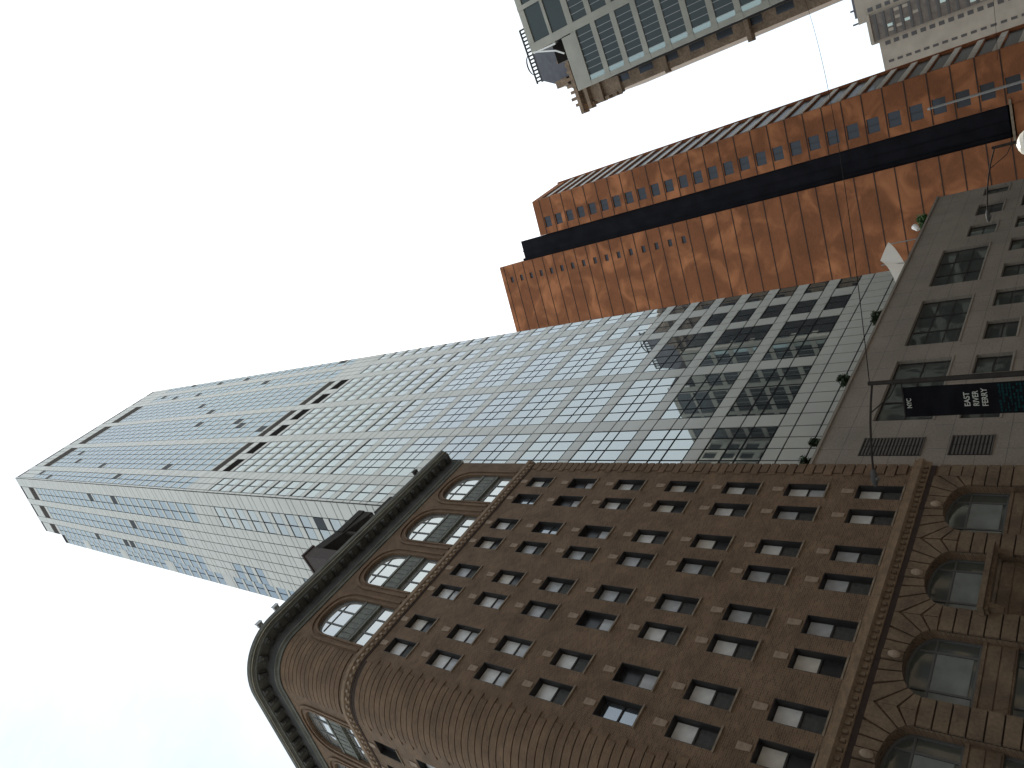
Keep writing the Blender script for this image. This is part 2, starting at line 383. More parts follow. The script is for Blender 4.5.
# east end, back
p0 = (HX1, HY); p1 = (HX1, HY + 26)
w.poly([(HX1, HY, 0), (HX1, HY + 26, 0), (HX1, HY + 26, 41.6), (HX1, HY, 41.6)])
e = HP.M(HS0, 0)
w.poly([(e[0], e[1], 0), (HX1, HY + 26, 0), (HX1, HY + 26, 41.6), (e[0], e[1], 41.6)])
w.build('wall', M_brick, hotel)
r = MB()
ring = [HP.M(s, 43.0) for s in HP.breaks(HS0, HX1)] + [(HX1, HY + 26, 43.0)]
r.poly(ring); r.build('roof', M_roof, hotel)

# rounded corner: rusticated courses, every other one longer
c = MB(); pitch = 0.42
def courses(z0, z1, sa, sb, ext):
    k = 0; z = z0
    while z + pitch <= z1 + 1e-3:
        x = ext if k % 2 else 0.0
        fbox(c, HP, sa - x, sb + x, z + .026, z + pitch - .026, 0.001, 0.05); z += pitch; k += 1
courses(11.3, 33.8, ARC0 - 0.05, ARC1 - 0.22, 0.26)
courses(35.0, 40.9, ARC0 + .1, ARC1 - .1, 0.0)
c.build('rusticated_corner', M_course, hotel)
gsh = MB(); fbox(gsh, HP, ARC0 - .05, ARC1 - .22, 11.3, 33.8, 0.0005, 0.006); fbox(gsh, HP, ARC0 + .1, ARC1 - .1, 35.0, 40.9, 0.0005, 0.006); gsh.build('corner_joint', M_groove, hotel)
c = MB(); k = 0; z = 11.3
while z < 33.8:
    x = 0.80 if k % 2 else 0.62
    fbox(c, HP, HX1 - x, HX1 + .05, z + .035, z + .425, 0.001, 0.06); z += .46; k += 1
c.build('quoin', M_course, hotel)
gsh = MB(); fbox(gsh, HP, HX1 - .64, HX1 + .003, 11.3, 33.8, 0.0005, 0.006); gsh.build('quoin_joint', M_groove, hotel)

# belt courses and cornice
b = MB(); sweep(b, HP, [(0, 34.0), (.06, 34.0), (.08, 34.24), (.19, 34.3), (.22, 34.5), (0, 34.58)], HS0, HX1 + .06); belt = b.build('belt_course', M_terra, hotel)
b = MB(); s = HS0 + .1
while s < HX1 - .05: fbox(b, HP, s, s + .14, 34.03, 34.2, 0.06, 0.17); s += .36
b.build('dentil', M_key, belt, kind='stuff')
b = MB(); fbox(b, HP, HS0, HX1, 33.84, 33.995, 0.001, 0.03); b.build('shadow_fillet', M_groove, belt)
b = MB(); sweep(b, HP, [(0, 10.42), (.05, 10.45), (.08, 10.66), (.26, 10.74), (.28, 10.92), (.14, 10.97), (.16, 11.1), (0, 11.15)], HS0, HX1 + .25); lb = b.build('string_course', M_terra, hotel)
b = MB(); s = HS0 + .1
while s < HX1: fbox(b, HP, s, s + .12, 10.48, 10.66, 0.06, 0.17); s += .33
b.build('dentil', M_stone, lb, kind='stuff')
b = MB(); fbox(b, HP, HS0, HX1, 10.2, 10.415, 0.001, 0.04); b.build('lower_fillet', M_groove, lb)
b = MB()
sweep(b, HP, [(0, 41.05), (.07, 41.05), (.10, 41.22), (.20, 41.3), (.20, 41.4), (0, 41.4)], HS0, HX1 + .1, 0)          # architrave
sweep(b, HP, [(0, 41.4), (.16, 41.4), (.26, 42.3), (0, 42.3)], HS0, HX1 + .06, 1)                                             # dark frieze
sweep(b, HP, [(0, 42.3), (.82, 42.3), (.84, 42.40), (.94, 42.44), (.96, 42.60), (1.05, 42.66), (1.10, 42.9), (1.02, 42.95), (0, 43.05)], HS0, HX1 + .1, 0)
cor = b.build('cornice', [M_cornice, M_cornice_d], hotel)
b = MB(); sweep(b, HP, [(.97, 42.47), (1.01, 42.47), (1.01, 42.54), (.97, 42.54)], HS0, HX1 + .08); b.build('gutter_edge', M_cornice_l, cor)
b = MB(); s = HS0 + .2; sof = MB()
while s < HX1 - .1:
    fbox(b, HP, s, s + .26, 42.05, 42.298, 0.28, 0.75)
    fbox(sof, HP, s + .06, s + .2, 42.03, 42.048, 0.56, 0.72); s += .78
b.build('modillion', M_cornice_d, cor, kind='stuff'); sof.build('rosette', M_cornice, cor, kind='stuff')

# double hung windows: frame > upper sash, lower sash, sill, keystone
KW = dict(win=0)
def window_proto(up, lo):
    f = MB()
    t, d0, d1 = 0.06, 0.30, 0.37
    for a in ((-WW + .002, -WW + t, -WH + .002, WH - .002), (WW - t, WW - .002, -WH + .002, WH - .002), (-WW + t, WW - t, WH - t, WH - .002), (-WW + t, WW - t, -WH + .002, -WH + t), (-WW + t, WW - t, -.035, .035)):
        f.box(a[0], a[1], d0, d1, a[2], a[3])
    f.box(-WW + .002, WW - .002, .012, .30, WH - .025, WH - .002); f.box(WW - .03, WW - .002, .012, .30, -WH + .002, WH - .026); f.box(-WW + .002, -WW + .03, .012, .30, -WH + .002, WH - .026)
    fr = f.build('window', M_frame)
    def ch(name, mb, m): o = mb.build(name, m); o.parent = fr; return o
    q = MB(); q.box(-WW + t, WW - t, .325, .345, .036, WH - t); ch('upper_sash', q, up)
    q = MB(); q.box(-WW + t, WW - t, .345, .365, -WH + t, -.036); ch('lower_sash', q, lo)
    q = MB(); q.box(-WW - .05, WW + .05, -.06, .20, -WH - .075, -WH - .003); ch('sill', q, M_sill)
    q = MB(); a, bb, z0, z1 = .12, .155, WH + .10, WH + .62
    q.hexa([(-a, -.04, z0), (a, -.04, z0), (a, -.001, z0), (-a, -.001, z0), (-bb, -.04, z1), (bb, -.04, z1), (bb, -.001, z1), (-bb, -.001, z1)])
    ch('keystone', q, M_key)
    return fr
combos = [(M_blind[0], M_screen[0]), (M_blind[1], M_screen[0]), (M_blind[2], M_screen[1]), (M_blind[0], M_blind[1]), (M_screen[1], M_blind[1]), (M_blind[3], M_blind[3]), (M_blind[1], M_blind[0])]
protos = [window_proto(*q) for q in combos]; used = [True] * len(protos)
pick = [0, 1, 2, 0, 5, 0, 1, 2, 3, 0, 1, 4, 0, 2, 1, 3, 0, 5, 1, 0, 2, 0, 1, 3, 0, 4, 1, 0]
n = 0
for bi, bb in enumerate(bays_f + bays_s):
    for o in (-PAIR, PAIR):
        for fi, z in enumerate(floors):
            q = pick[(n * 5 + fi * 3 + bi) % len(pick)]; n += 1
            if bi < 4:
                if fi == 2 and bi < 2: q = 3 if bi == 0 else 1
                if bi == 3 and fi in (1,) : q = 4
            place(protos[q], HP, bb + o, z, hotel, used[q]); used[q] = False

# two-storey arched windows: frame > panes, iron spandrel panel; moulded surround
def arch_proto():
    d = 0.16; n = 20
    fr = MB()
    def strip(hw_o, hw_i, zs, zo, zi, y0, y1, mb):
        for i in range(n):
            a = math.pi * i / n; b_ = math.pi * (i + 1) / n
            po = [(-hw_o * sgc(t), zs + (zo - zs) * sgs(t)) for t in (a, b_)]; pi_ = [(-hw_i * sgc(t), zs + (zi - zs) * sgs(t)) for t in (a, b_)]
            mb.hexa([(pi_[0][0], y0, pi_[0][1]), (pi_[1][0], y0, pi_[1][1]), (pi_[1][0], y1, pi_[1][1]), (pi_[0][0], y1, pi_[0][1]),
                     (po[0][0], y0, po[0][1]), (po[1][0], y0, po[1][1]), (po[1][0], y1, po[1][1]), (po[0][0], y1, po[0][1])])
    strip(AW - .003, AW - .10, AZS, AZT - .003, AZT - .10, d, d + .08, fr)
    fr.box(-AW + .003, -AW + .09, d, d + .08, AZ0 + .002, AZS); fr.box(AW - .09, AW - .003, d, d + .08, AZ0 + .002, AZS)
    fr.box(-AW + .09, AW - .09, d, d + .08, AZ0 + .002, AZ0 + .09)
    for x in (-.48, .48):
        fr.box(x - .045, x + .045, d, d + .08, AZ0 + .09, 36.30); fr.box(x - .045, x + .045, d, d + .08, 37.8, 39.72)
    for z, hw in ((35.95, AW - .09), (39.25, AW - .25)): 
        for a, b_ in ((-hw, -.525), (-.435, .435), (.525, hw)): fr.box(a, b_, d + .01, d + .07, z - .035, z + .035)
    fo = fr.build('arched_window', M_frame_g)
    q = MB(); pts = [(-AW + .05, d + .045, AZ0 + .05), (AW - .05, d + .045, AZ0 + .05)] + [((AW - .05) * sgc(math.pi * i / n), d + .045, AZS + (AZT - .05 - AZS) * sgs(math.pi * i / n)) for i in range(n + 1)]
    q.poly(pts); o = q.build('pane', M_archglass); o.parent = fo
    q = MB(); q.box(-AW + .004, AW - .004, d - .08, d + .03, 36.3, 37.8)
    for i in range(7):
        x = -1.08 + i * .36; q.box(x - .13, x + .13, d - .105, d - .081, 36.55, 37.55)
    q.box(-AW + .004, AW - .004, d - .14, d - .081, 37.62, 37.8); q.box(-AW + .004, AW - .004, d - .13, d - .081, 36.3, 36.44)
    o = q.build('spandrel_panel', M_spandrel); o.parent = fo
    q = MB()
    strip(AW + .46, AW + .30, AZS, AZT + .52, AZT + .34, -.09, -.001, q)
    for sx in (-1, 1): q.box(min(sx * (AW + .3), sx * (AW + .46)), max(sx * (AW + .3), sx * (AW + .46)), -.09, -.001, AZ0 + .0, AZS)
    strip(AW + .12, AW + .003, AZS, AZT + .14, AZT + .004, -.05, -.001, q)
    for sx in (-1, 1): q.box(min(sx * (AW + .003), sx * (AW + .12)), max(sx * (AW + .003), sx * (AW + .12)), -.05, -.001, AZ0, AZS)
    o = q.build('moulded_surround', M_course); o.parent = fo
    return fo
ap = arch_proto(); first = True
for bb in bays_f + bays_s: place(ap, HP, bb, 0, hotel, first); first = False

# ground storey: rusticated courses, voussoirs, windows in segmental arches
c = MB(); CP = 0.455
VX, VZ = 1.975, 10.19
def fanx(z): return LHW + .004 if z < LZS else VX
z = LZS - 18 * CP
while z + CP <= 10.25:
    zc = z + CP / 2; edges = [HS0]
    for bb in sorted(lowb):
        h = fanx(zc)
        if zc < LZ0: h = 0
        if h > 0: edges += [bb - h, bb + h]
    edges.append(HX1 + .04)
    for i in range(0, len(edges), 2):
        if edges[i + 1] - edges[i] > .06: fbox(c, HP, edges[i] + .02, edges[i + 1] - .02, z + .025, z + CP - .025, 0.001, 0.08)
    z += CP
def vray(a):
    dx, dz = -math.cos(a), math.sin(a)
    t = min(VX / abs(dx) if abs(dx) > 1e-6 else 1e9, (VZ - LZS) / dz if dz > 1e-6 else 1e9)
    return (dx * t, LZS + dz * t)
for bb in lowb:
    nv = 11; ca = math.atan2(VZ - LZS, VX); corners = (ca, math.pi - ca)
    for i in range(nv):
        a0 = math.pi * i / nv + .022; a1 = math.pi * (i + 1) / nv - .022
        y = .13 if i == nv // 2 else .08
        pi_ = [(-(LHW + .004) * math.cos(a), LZS + (LZT - LZS + .004) * math.sin(a)) for a in (a0, a1)]
        po = [vray(a1)] + [(-VX if cc < 1.57 else VX, VZ) for cc in corners if a0 < cc < a1] + [vray(a0)]
        loop = pi_ + po
        F = [HP.M(bb + p[0] * .997, p[1], y) for p in loop]; B_ = [HP.M(bb + p[0] * .997, p[1], .001) for p in loop]
        uvl = [(bb + p[0], p[1]) for p in loop]
        c.poly(F, uvl)
        for q in range(len(loop)):
            r_ = (q + 1) % len(loop); c.poly([F[q], F[r_], B_[r_], B_[q]], [uvl[q], uvl[r_], (uvl[r_][0] + .1, uvl[r_][1]), (uvl[q][0] + .1, uvl[q][1])])
c.build('rusticated_base', M_stone, hotel)
for bb0, bb1 in zip([HS0] + [x + LHW for x in sorted(lowb)], [x - LHW for x in sorted(lowb)] + [HX1]):
    gsh = MB(); fbox(gsh, HP, bb0, bb1, 3.2, 8.72, .0005, .006); gsh.build('pier_joint', M_groove, hotel)
for bb in lowb:
    kb = MB()
    pts = [(0.0, 9.58, .14), ]
    for i in range(6):
        for j in range(8):
            a0, a1 = math.pi * i / 6, math.pi * (i + 1) / 6; b0, b1 = 2 * math.pi * j / 8, 2 * math.pi * (j + 1) / 8
            f = lambda a, b_: HP.M(bb + .15 * math.sin(a) * math.cos(b_), 9.78 + .22 * math.cos(a), .16 + .13 * math.sin(a) * math.sin(b_))
            kb.poly([f(a0, b0), f(a1, b0), f(a1, b1), f(a0, b1)])
    kb.build('carved_boss', M_key, hotel, smooth=True)
def low_proto():
    d = .36; n = 16; fr = MB()
    hw = LHW - .003
    for i in range(n):
        t0, t1 = math.pi * i / n, math.pi * (i + 1) / n
        A = lambda t, o: (-(hw - o) * math.cos(t), LZS + (LZT - .003 - o - LZS) * math.sin(t))
        p = [A(t0, .09), A(t1, .09), A(t1, 0), A(t0, 0)]
        fr.hexa([(p[0][0], d, p[0][1]), (p[1][0], d, p[1][1]), (p[1][0], d + .08, p[1][1]), (p[0][0], d + .08, p[0][1]), (p[3][0], d, p[3][1]), (p[2][0], d, p[2][1]), (p[2][0], d + .08, p[2][1]), (p[3][0], d + .08, p[3][1])])
    for sx in (-1, 1): fr.box(min(sx * hw, sx * (hw - .09)), max(sx * hw, sx * (hw - .09)), d, d + .08, LZ0 + .002, LZS)
    for x in (-.8, .8): fr.box(x - .04, x + .04, d, d + .08, 7.5, 9.25); fr.box(x - .04, x + .04, d, d + .08, 3.3, 6.38)
    for z in (8.75,):
        for a, b_ in ((-hw + .09, -.84), (-.76, .76), (.84, hw - .09)): fr.box(a, b_, d + .01, d + .07, z - .035, z + .035)
    fr.box(-hw + .09, hw - .09, d, d + .08, 7.40, 7.5); fr.box(-hw + .09, hw - .09, d, d + .08, 3.2, 3.3)
    fo = fr.build('shop_arch_window', M_frame_g)
    q = MB(); q.poly([(-hw + .05, d + .045, LZ0 + .05), (hw - .05, d + .045, LZ0 + .05)] + [((hw - .05) * math.cos(math.pi * i / n), d + .045, LZS + (LZT - .05 - LZS) * math.sin(math.pi * i / n)) for i in range(n + 1)])
    o = q.build('pane', M_lowglass); o.parent = fo
    q = MB(); q.box(-.75, .75, d + .025, d + .042, 7.62, 8.70); q.box(-1.3, -.85, d + .025, d + .042, 7.52, 8.7); o = q.build('blind', M_lowblind); o.parent = fo
    q = MB(); q.box(-hw, hw, d - .12, d + .1, 6.42, 7.395); q.box(-hw, hw, d - .17, d - .121, 7.28, 7.395)
    for i in range(1, 3): q.box(-hw + .1, hw - .1, d - .15, d - .121, 6.48 + (i - 1) * .4, 6.84 + (i - 1) * .4)
    o = q.build('stone_panel', M_stone); o.parent = fo
    return fo
lp = low_proto(); first = True
for bb in lowb: place(lp, HP, bb, 0, hotel, first); first = False
b = MB(); bb = 22.0
fbox(b, HP, bb - 1.68, bb + 1.68, 7.42, 7.60, .085, .50); fbox(b, HP, bb - 1.6, bb + 1.6, 7.30, 7.418, .085, .34)
for x in (-1.35, 1.35): sweep(b, HP, [(.085, 6.9), (.16, 6.9), (.30, 7.2), (.32, 7.298), (.085, 7.298)], bb + x - .12, bb + x + .12)
b.build('balcony', M_stone, hotel)

# small lamps on the cornice edge, and the frame on the roof
for i, s_ in enumerate((12.9, 11.75, 26.3)):
    x, y, _ = HP.M(s_, 0, .95)
    t = thing('floodlight', (x, y, 42.9), ['small grey floodlight on the hotel cornice just right of its rounded corner', 'small grey floodlight at the very bend of the hotel cornice', 'small dark floodlight on the straight hotel cornice before the glass tower'][i], 'floodlight', 'floodlights along the hotel cornice')
    q = MB(); q.tube([(x, y, 42.9), (x, y, 43.28)], .04); q.build('stem', M_alu, t)
    q = MB(); q.box(x - .16, x + .16, y - .14, y + .14, 43.28, 43.55); q.box(x - .2, x + .2, y - .18, y - .141, 43.26, 43.58); q.build('lamp_housing', M_alu if i < 2 else M_steel, t)
t = thing('roof_pavilion', (24, 27, 43), 'dark timber and steel frame standing on the hotel roof behind the cornice', 'roof pavilion')
q = MB(); q.box(21.0, 22.1, 25.8, 29, 43.02, 56.1); q.box(20.9, 22.2, 25.7, 29.1, 56.1, 56.35); q.build('brick_stack', M_wood, t)
q = MB()
for x in (24.4, 26.6): q.box(x - .12, x + .12, 26, 26.25, 43.02, 54.6); q.box(x - .12, x + .12, 29, 29.25, 43.02, 54.6)
q.build('post', M_steel, t)
q = MB(); q.hexa([(22.2, 25.9, 55.0), (26.9, 25.9, 53.4), (26.9, 29.2, 53.4), (22.2, 29.2, 55.0), (22.2, 25.9, 56.2), (26.9, 25.9, 54.5), (26.9, 29.2, 54.5), (22.5, 29.2, 56.2)])
q.box(24.2, 26.9, 25.8, 29.3, 54.5, 55.3); q.box(26.9, 29, 25.9, 26.2, 52.0, 53.2); q.build('beam', M_steel, t)
q = MB(); q.box(22.6, 25.0, 27.0, 27.1, 47, 54.3); q.build('white_sheet', M_white, t)

# ================================================================== glass tower
K = 1.3
def ux(v): return v * K
def uz(v): return 1.6 + K * (v - 1.6)
TY = 22 * K; TX0 = ux(23.6); TX1 = ux(51.05); TZ = uz(150.9)
TP = Corner(TY, TX0, 0.0001, 97.97)
tower = thing('glass_tower', (TX0 + 15, TY + 8, 0), 'tall white panelled glass tower rising behind the brick hotel', 'tower')
core = MB()
sd_ = HPd = (math.cos(R(97.97)), math.sin(R(97.97)))
A = (TX0, TY); B = (TX1, TY)
def corebox(u0, zt, zb=0):
    c0 = (A[0] + sd_[0] * u0, A[1] + sd_[1] * u0); c1 = (B[0] + sd_[0] * u0, B[1] + sd_[1] * u0)
    core.hexa([(A[0], A[1], zb), (B[0], B[1], zb), (c1[0], c1[1], zb), (c0[0], c0[1], zb), (A[0], A[1], zt), (B[0], B[1], zt), (c1[0], c1[1], zt), (c0[0], c0[1], zt)])
corebox(13.9, TZ, 0)
c0 = [(A[0] + sd_[0] * u + (.35 if u > 13.9 else .35), A[1] + sd_[1] * u) for u in (13.905, 16.4)]; c1 = [(B[0] + sd_[0] * u, B[1] + sd_[1] * u) for u in (13.905, 16.4)]
core.hexa([(*c0[0], 0), (*c1[0], 0), (*c1[1], 0), (*c0[1], 0), (*c0[0], 185.6), (*c1[0], 185.6), (*c1[1], 185.6), (*c0[1], 185.6)])
core.build('core_wall', M_joint, tower)

panel = MB(); J = 0.055
winlist = []                    # (rank, list of pane rects, glass index, path)
def prect(P, s0, s1, z0, z1): 
    if s1 - s0 > .12 and z1 - z0 > .12: fbox(panel, P, s0 + J, s1 - J, z0 + J, z1 - J, 0.002, 0.06)
def pane(mb, P, s0, s1, z0, z1, mi=0): fbox(mb, P, s0 + J * 1.5, s1 - J * 1.5, z0 + J * 1.5, z1 - J * 1.5, 0.002, 0.03, mi)
bays = [(23.9, 25.85, 2), (27.0, 32.2, 5), (33.4, 38.65, 5), (39.8, 45.05, 5), (46.1, 48.1, 2), (49.35, 51.0, 2)]
bays = [(ux(a), ux(b_), n) for a, b_, n in bays]
solid = []                      # strips between bays, split in columns
prev = TX0
for a, b_, n in bays + [(TX1, TX1, 0)]:
    if a - prev > .1:
        solid.append((prev, a))
    prev = b_
rowsA = []; zb = 18.47
Z_A0 = uz(18.47); PA = 4.562 * K; WA = 3.63 * K
ZB0 = Z_A0 + 8 * PA; ZM0 = uz(75.5); ZC0 = uz(80.45); ZD0 = uz(141.5)
PB = (ZM0 - ZB0) / 9; PC = (ZD0 - ZC0) / 26
# rows of the solid strips
strip_rows = []
z = 0.0
low_rows = [0.0, uz(5.6), uz(8.6), uz(11.6), uz(14.6), uz(16.15), uz(17.59), Z_A0]
strip_rows += list(zip(low_rows[:-1], low_rows[1:]))
for k in range(8):
    z0 = Z_A0 + k * PA; cuts = [z0, z0 + 1.43 * K, z0 + 2.27 * K, z0 + WA, z0 + PA]; strip_rows += list(zip(cuts[:-1], cuts[1:]))
hiB = []
for k in range(9): z0 = ZB0 + k * PB; hiB += [(z0, z0 + .60 * PB), (z0 + .60 * PB, z0 + PB)]
strip_rows += hiB
mech = [(ZM0, uz(77.25)), (uz(77.25), uz(78.45)), (uz(78.45), uz(79.9)), (uz(79.9), ZC0)]
strip_rows += mech
for k in range(26): z0 = ZC0 + k * PC; strip_rows += [(z0, z0 + .72 * PC), (z0 + .72 * PC, z0 + PC)]
topr = [(ZD0, uz(145.4)), (uz(145.4), uz(147.4)), (uz(147.4), uz(149.6)), (uz(149.6), TZ)]
strip_rows += topr
for a, b_ in solid:
    n = 1 if b_ - a < 1.9 else 2
    for z0, z1 in strip_rows:
        prect(TP, a, b_, z0, z1)
wins = []
opens = []
def fullrow(a, b_, n, z0, z1):
    for i in range(n): prect(TP, a + (b_ - a) * i / n, a + (b_ - a) * (i + 1) / n, z0, z1)
louv = []
for bi, (a, b_, n) in enumerate(bays):
    cw = (b_ - a) / n
    for z0, z1 in zip(low_rows[:-1], low_rows[1:]): fullrow(a, b_, n, z0, z1)
    half = bi in (0, 4, 5)
    if not half:
        for k in range(8):
            z0 = Z_A0 + k * PA
            wins.append((bi, 'A', [(a + cw * i, a + cw * (i + 1), z0 + q0 * K, z0 + q1 * K) for i in range(n) for q0, q1 in ((0, 1.43), (1.43, 2.27), (2.27, 3.63))], z0, 0))
            fullrow(a, b_, n, z0 + WA, z0 + PA)
    else:
        for k in range(16):
            z0 = Z_A0 + k * PA / 2; h = PA / 2
            wins.append((bi, 'B', [(a + cw * i, a + cw * (i + 1), z0, z0 + .60 * h) for i in range(n)], z0, 0)); fullrow(a, b_, n, z0 + .62 * h, z0 + h)
    for k in range(9):
        z0 = ZB0 + k * PB
        wins.append((bi, 'B', [(a + cw * i, a + cw * (i + 1), z0, z0 + .60 * PB) for i in range(n)], z0, 0))
        fullrow(a, b_, n, z0 + .69 * PB, z0 + PB)
    for z0, z1 in mech[:1]:
        if n == 5:
            louv.append((a, a + 2 * cw, z0, z1, 1)); prect(TP, a + 2 * cw, a + 3 * cw, z0, z1); louv.append((a + 3 * cw, b_, z0, z1, 1))
        else: fullrow(a, b_, n, z0, z1)
    fullrow(a, b_, n, *mech[1])
    if n == 5: louv.append((a, b_, *mech[2], 0))
    else: fullrow(a, b_, n, *mech[2])
    fullrow(a, b_, n, *mech[3])
    for k in range(26):
        z0 = ZC0 + k * PC
        wins.append((bi, 'C', [(a + cw * i, a + cw * (i + 1), z0, z0 + .72 * PC) for i in range(n)], z0, 1))
        fullrow(a, b_, n, z0 + .74 * PC, z0 + PC)
        if random.random() < .10:
            i = random.randrange(n); opens.append((TP, a + cw * i, a + cw * (i + 1), z0, z0 + .72 * PC))
    if n == 5: louv.append((a, b_, *topr[0], 0))
    else: fullrow(a, b_, n, *topr[0])
    fullrow(a, b_, n, *topr[1]); fullrow(a, b_, n, *topr[2]); louv.append((a, b_, topr[3][0], topr[3][1] - .3, 0))
# left flank
def SP(u): return TX0 - u
flank_cols = [(0.0, 2.1, 0), (2.1, 5.2, 1), (5.2, 6.7, 0), (6.7, 9.8, 1), (9.8, 11.3, 0), (11.3, 13.9, 1)]
h = PC
rows = []; z = 0.0
nrow = int((topr[0][0]) / h)
for k in range(nrow):
    z0 = k * h; z1 = z0 + h
    for a, b_, isw in flank_cols:
        ww_ = isw
        if isw and z0 < (101 if a < 3 else 112) and a < 9 and (a > 6 or (a < 6 and z0 > 96)): ww_ = 0
        if isw and a > 11 and z0 < 112 and (k // 3) % 2: ww_ = 0
        nn = 2 if isw else 1
        for i in range(nn):
            s1 = SP(a + (b_ - a) * i / nn); s0 = SP(a + (b_ - a) * (i + 1) / nn)
            if not ww_: prect(TP, s0, s1, z0, z0 + .64 * h); prect(TP, s0, s1, z0 + .64 * h, z1)
            else:
                if z0 < 96: prect(TP, s0, s1, z0 + .64 * h, z1)
                else: prect(TP, s0, s1, z0 + .74 * h, z1)
        if ww_:
            wins.append((9, 'S', [(SP(a + (b_ - a) * (i + 1) / 2), SP(a + (b_ - a) * i / 2), z0, z0 + (.6 if z0 < 96 else .72) * h) for i in range(2)], z0, 0 if (z0 < 96 and a < 6) else 1))
            if random.random() < .05: opens.append((TP, SP((a + b_) / 2), SP(a), z0, z0 + .72 * h))
z0 = nrow * h
for a, b_, isw in flank_cols:
    if isw: louv.append((SP(b_), SP(a), uz(142.2), uz(145.4), 0))
    else: prect(TP, SP(b_), SP(a), uz(142.2), uz(145.4))
    prect(TP, SP(b_), SP(a), uz(145.4), uz(147.4)); prect(TP, SP(b_), SP(a), uz(147.4), uz(149.6))
    prect(TP, SP(b_), SP(a), z0, uz(142.2))
    if isw: louv.append((SP(b_), SP(a), topr[3][0], TZ - .3, 0))
    else: prect(TP, SP(b_), SP(a), topr[3][0], TZ)
# set-back rear bay of the flank
P2 = Line(c0[1][0], c0[1][1], 97.97 - 180)
for k in range(int(185 / h)):
    z0 = k * h; z1 = z0 + h
    if k % 7 == 6: prect(P2, 0, 2.4, z0, z1)
    else:
        wins.append((10, 'R', [(0.0, 1.2, z0, z0 + .72 * h), (1.2, 2.4, z0, z0 + .72 * h)], z0, 1)); prect(P2, 0, 2.4, z0 + .74 * h, z1)
# right flank, seen only from elsewhere
P3 = Line(TX1, TY, 97.97)
for k in range(30): prect(P3, 0, 13.9, k * 6.5, k * 6.5 + 4.5)
panel.build('cladding', M_tpanel, tower)
wins.sort(key=lambda q: (q[1] != 'A', q[3] if q[1] != 'R' else q[3] + 500))
rest = MB(); cnt = 0
for bi, kind, rs, z0, gi in wins:
    P = P2 if kind == 'R' else TP
    if cnt < 99:
        m = MB()
        for a, b_, c_, d_ in rs: pane(m, P, a, b_, c_, d_)
        m.build('window', (M_tglass, M_tglass_b)[gi], tower); cnt += 1
    else:
        for a, b_, c_, d_ in rs: pane(rest, P, a, b_, c_, d_, gi)
rest.build('window', [M_tglass, M_tglass_b], tower, kind='stuff')
for a, b_, z0, z1, dk in louv:
    m = MB(); fbox(m, TP, a + .02, b_ - .02, z0, z1, .002, .012)
    nz = int((z1 - z0) / .3)
    for i in range(nz): fbox(m, TP, a + .05, b_ - .05, z0 + .04 + i * .3, z0 + .2 + i * .3, .012, .05)
    m.build('louvre', M_louvre_d if dk else M_louvre, tower)
for P, a, b_, z0, z1 in opens:
    m = MB(); fbox(m, P, a + .07, b_ - .07, z0 + .07, z1 - .07, .031, .05)
    m.build('open_window', M_vent, tower)

# ================================================================== orange brick tower
OK = 1.15
def oz(v): return 1.6 + OK * (v - 1.6)
OX, OY = 107.5 * OK, 21.6 * OK
OP = Line(OX, OY, 105.0 - 180)               # s = -u : u grows away to the left
otower = thing('brick_tower', (OX + 8, OY + 14, 0), 'orange brick tower with a dark full-height slot, partly behind the glass tower', 'tower')
def S(u): return -u * OK
sec = [(-1.0, 5.45, 90.4), (9.35, 23.5, 102.8)]
w = MB(); slab = MB(); ww = []
NF = 38
zt0 = oz(97.76) + 2.6 * OK
oh = 2.6 * OK
zbase = oz(18.53) % oh
def holes_for(u0, u1, ztop):
    hs = []
    z = zbase
    while z < ztop - 2.0:
        if u0 < 0: hs.append((S(4.25), S(2.35), z + .35 * oh, z + .93 * oh))
        elif oz(60.5) < z + oh * .5 < oz(102): hs.append((S(12.9), S(11.75), z + .30 * oh, z + .58 * oh))
        z += oh
    return hs
for u0, u1, zt in sec:
    hs = holes_for(u0, u1, oz(zt)); ww += hs
    wall_grid(w, OP, S(u1), S(u0), 0, oz(zt), hs, 0.3)
    z = zbase
    while z < oz(zt) - .8:
        fbox(slab, OP, S(u1) + .02, S(u0) - .02, z - .085, z + .085, 0.002, .05); z += oh
# cheeks, tops, back
def opt(u, v): # u along the face, v depth behind it
    p = OP.M(S(u), 0, -v * 1.0); return p[0], p[1]
for u0, u1, zt in sec:
    q = [opt(u0, 0.01), opt(u1, 0.01), opt(u1, 22), opt(u0, 22)]
    for i in (1, 2, 3):
        a, b_ = q[i], q[(i + 1) % 4]
        if u0 < 0 and i == 3: continue
        w.poly([(a[0], a[1], 0), (b_[0], b_[1], 0), (b_[0], b_[1], oz(zt)), (a[0], a[1], oz(zt))])
    w.poly([(*p, oz(zt)) for p in q])
# front face, seen edge-on along the street
OF = Line(opt(-1.0, 0)[0], opt(-1.0, 0)[1], 0.0)
FL = 11.6
hs = []; z = zbase
while z < oz(90.4) - 2.6:
    if z > 14: hs.append((.5, FL - .7, z + .30 * oh, z + .95 * oh))
    z += oh
wall_grid(w, OF, 0, FL, 0, oz(90.4), hs, .3)
w.poly([OF.M(FL, 0), OF.M(FL, 0, -18), OF.M(FL, oz(90.4), -18), OF.M(FL, oz(90.4))])
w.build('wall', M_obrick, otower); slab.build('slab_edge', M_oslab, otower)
band = MB(); z = zbase
while z < oz(90.4) - 2:
    if z > 14: fbox(band, OF, .3, FL - .5, z - .02, z + .28 * oh, .002, .09)
    z += oh
band.build('spandrel_band', M_oband, otower)
ff = MB(); fbox(ff, OF, FL - .4, FL + .1, 0, oz(90.4) + .3, .002, .22); ff.build('corner_fin', M_obrick, otower)
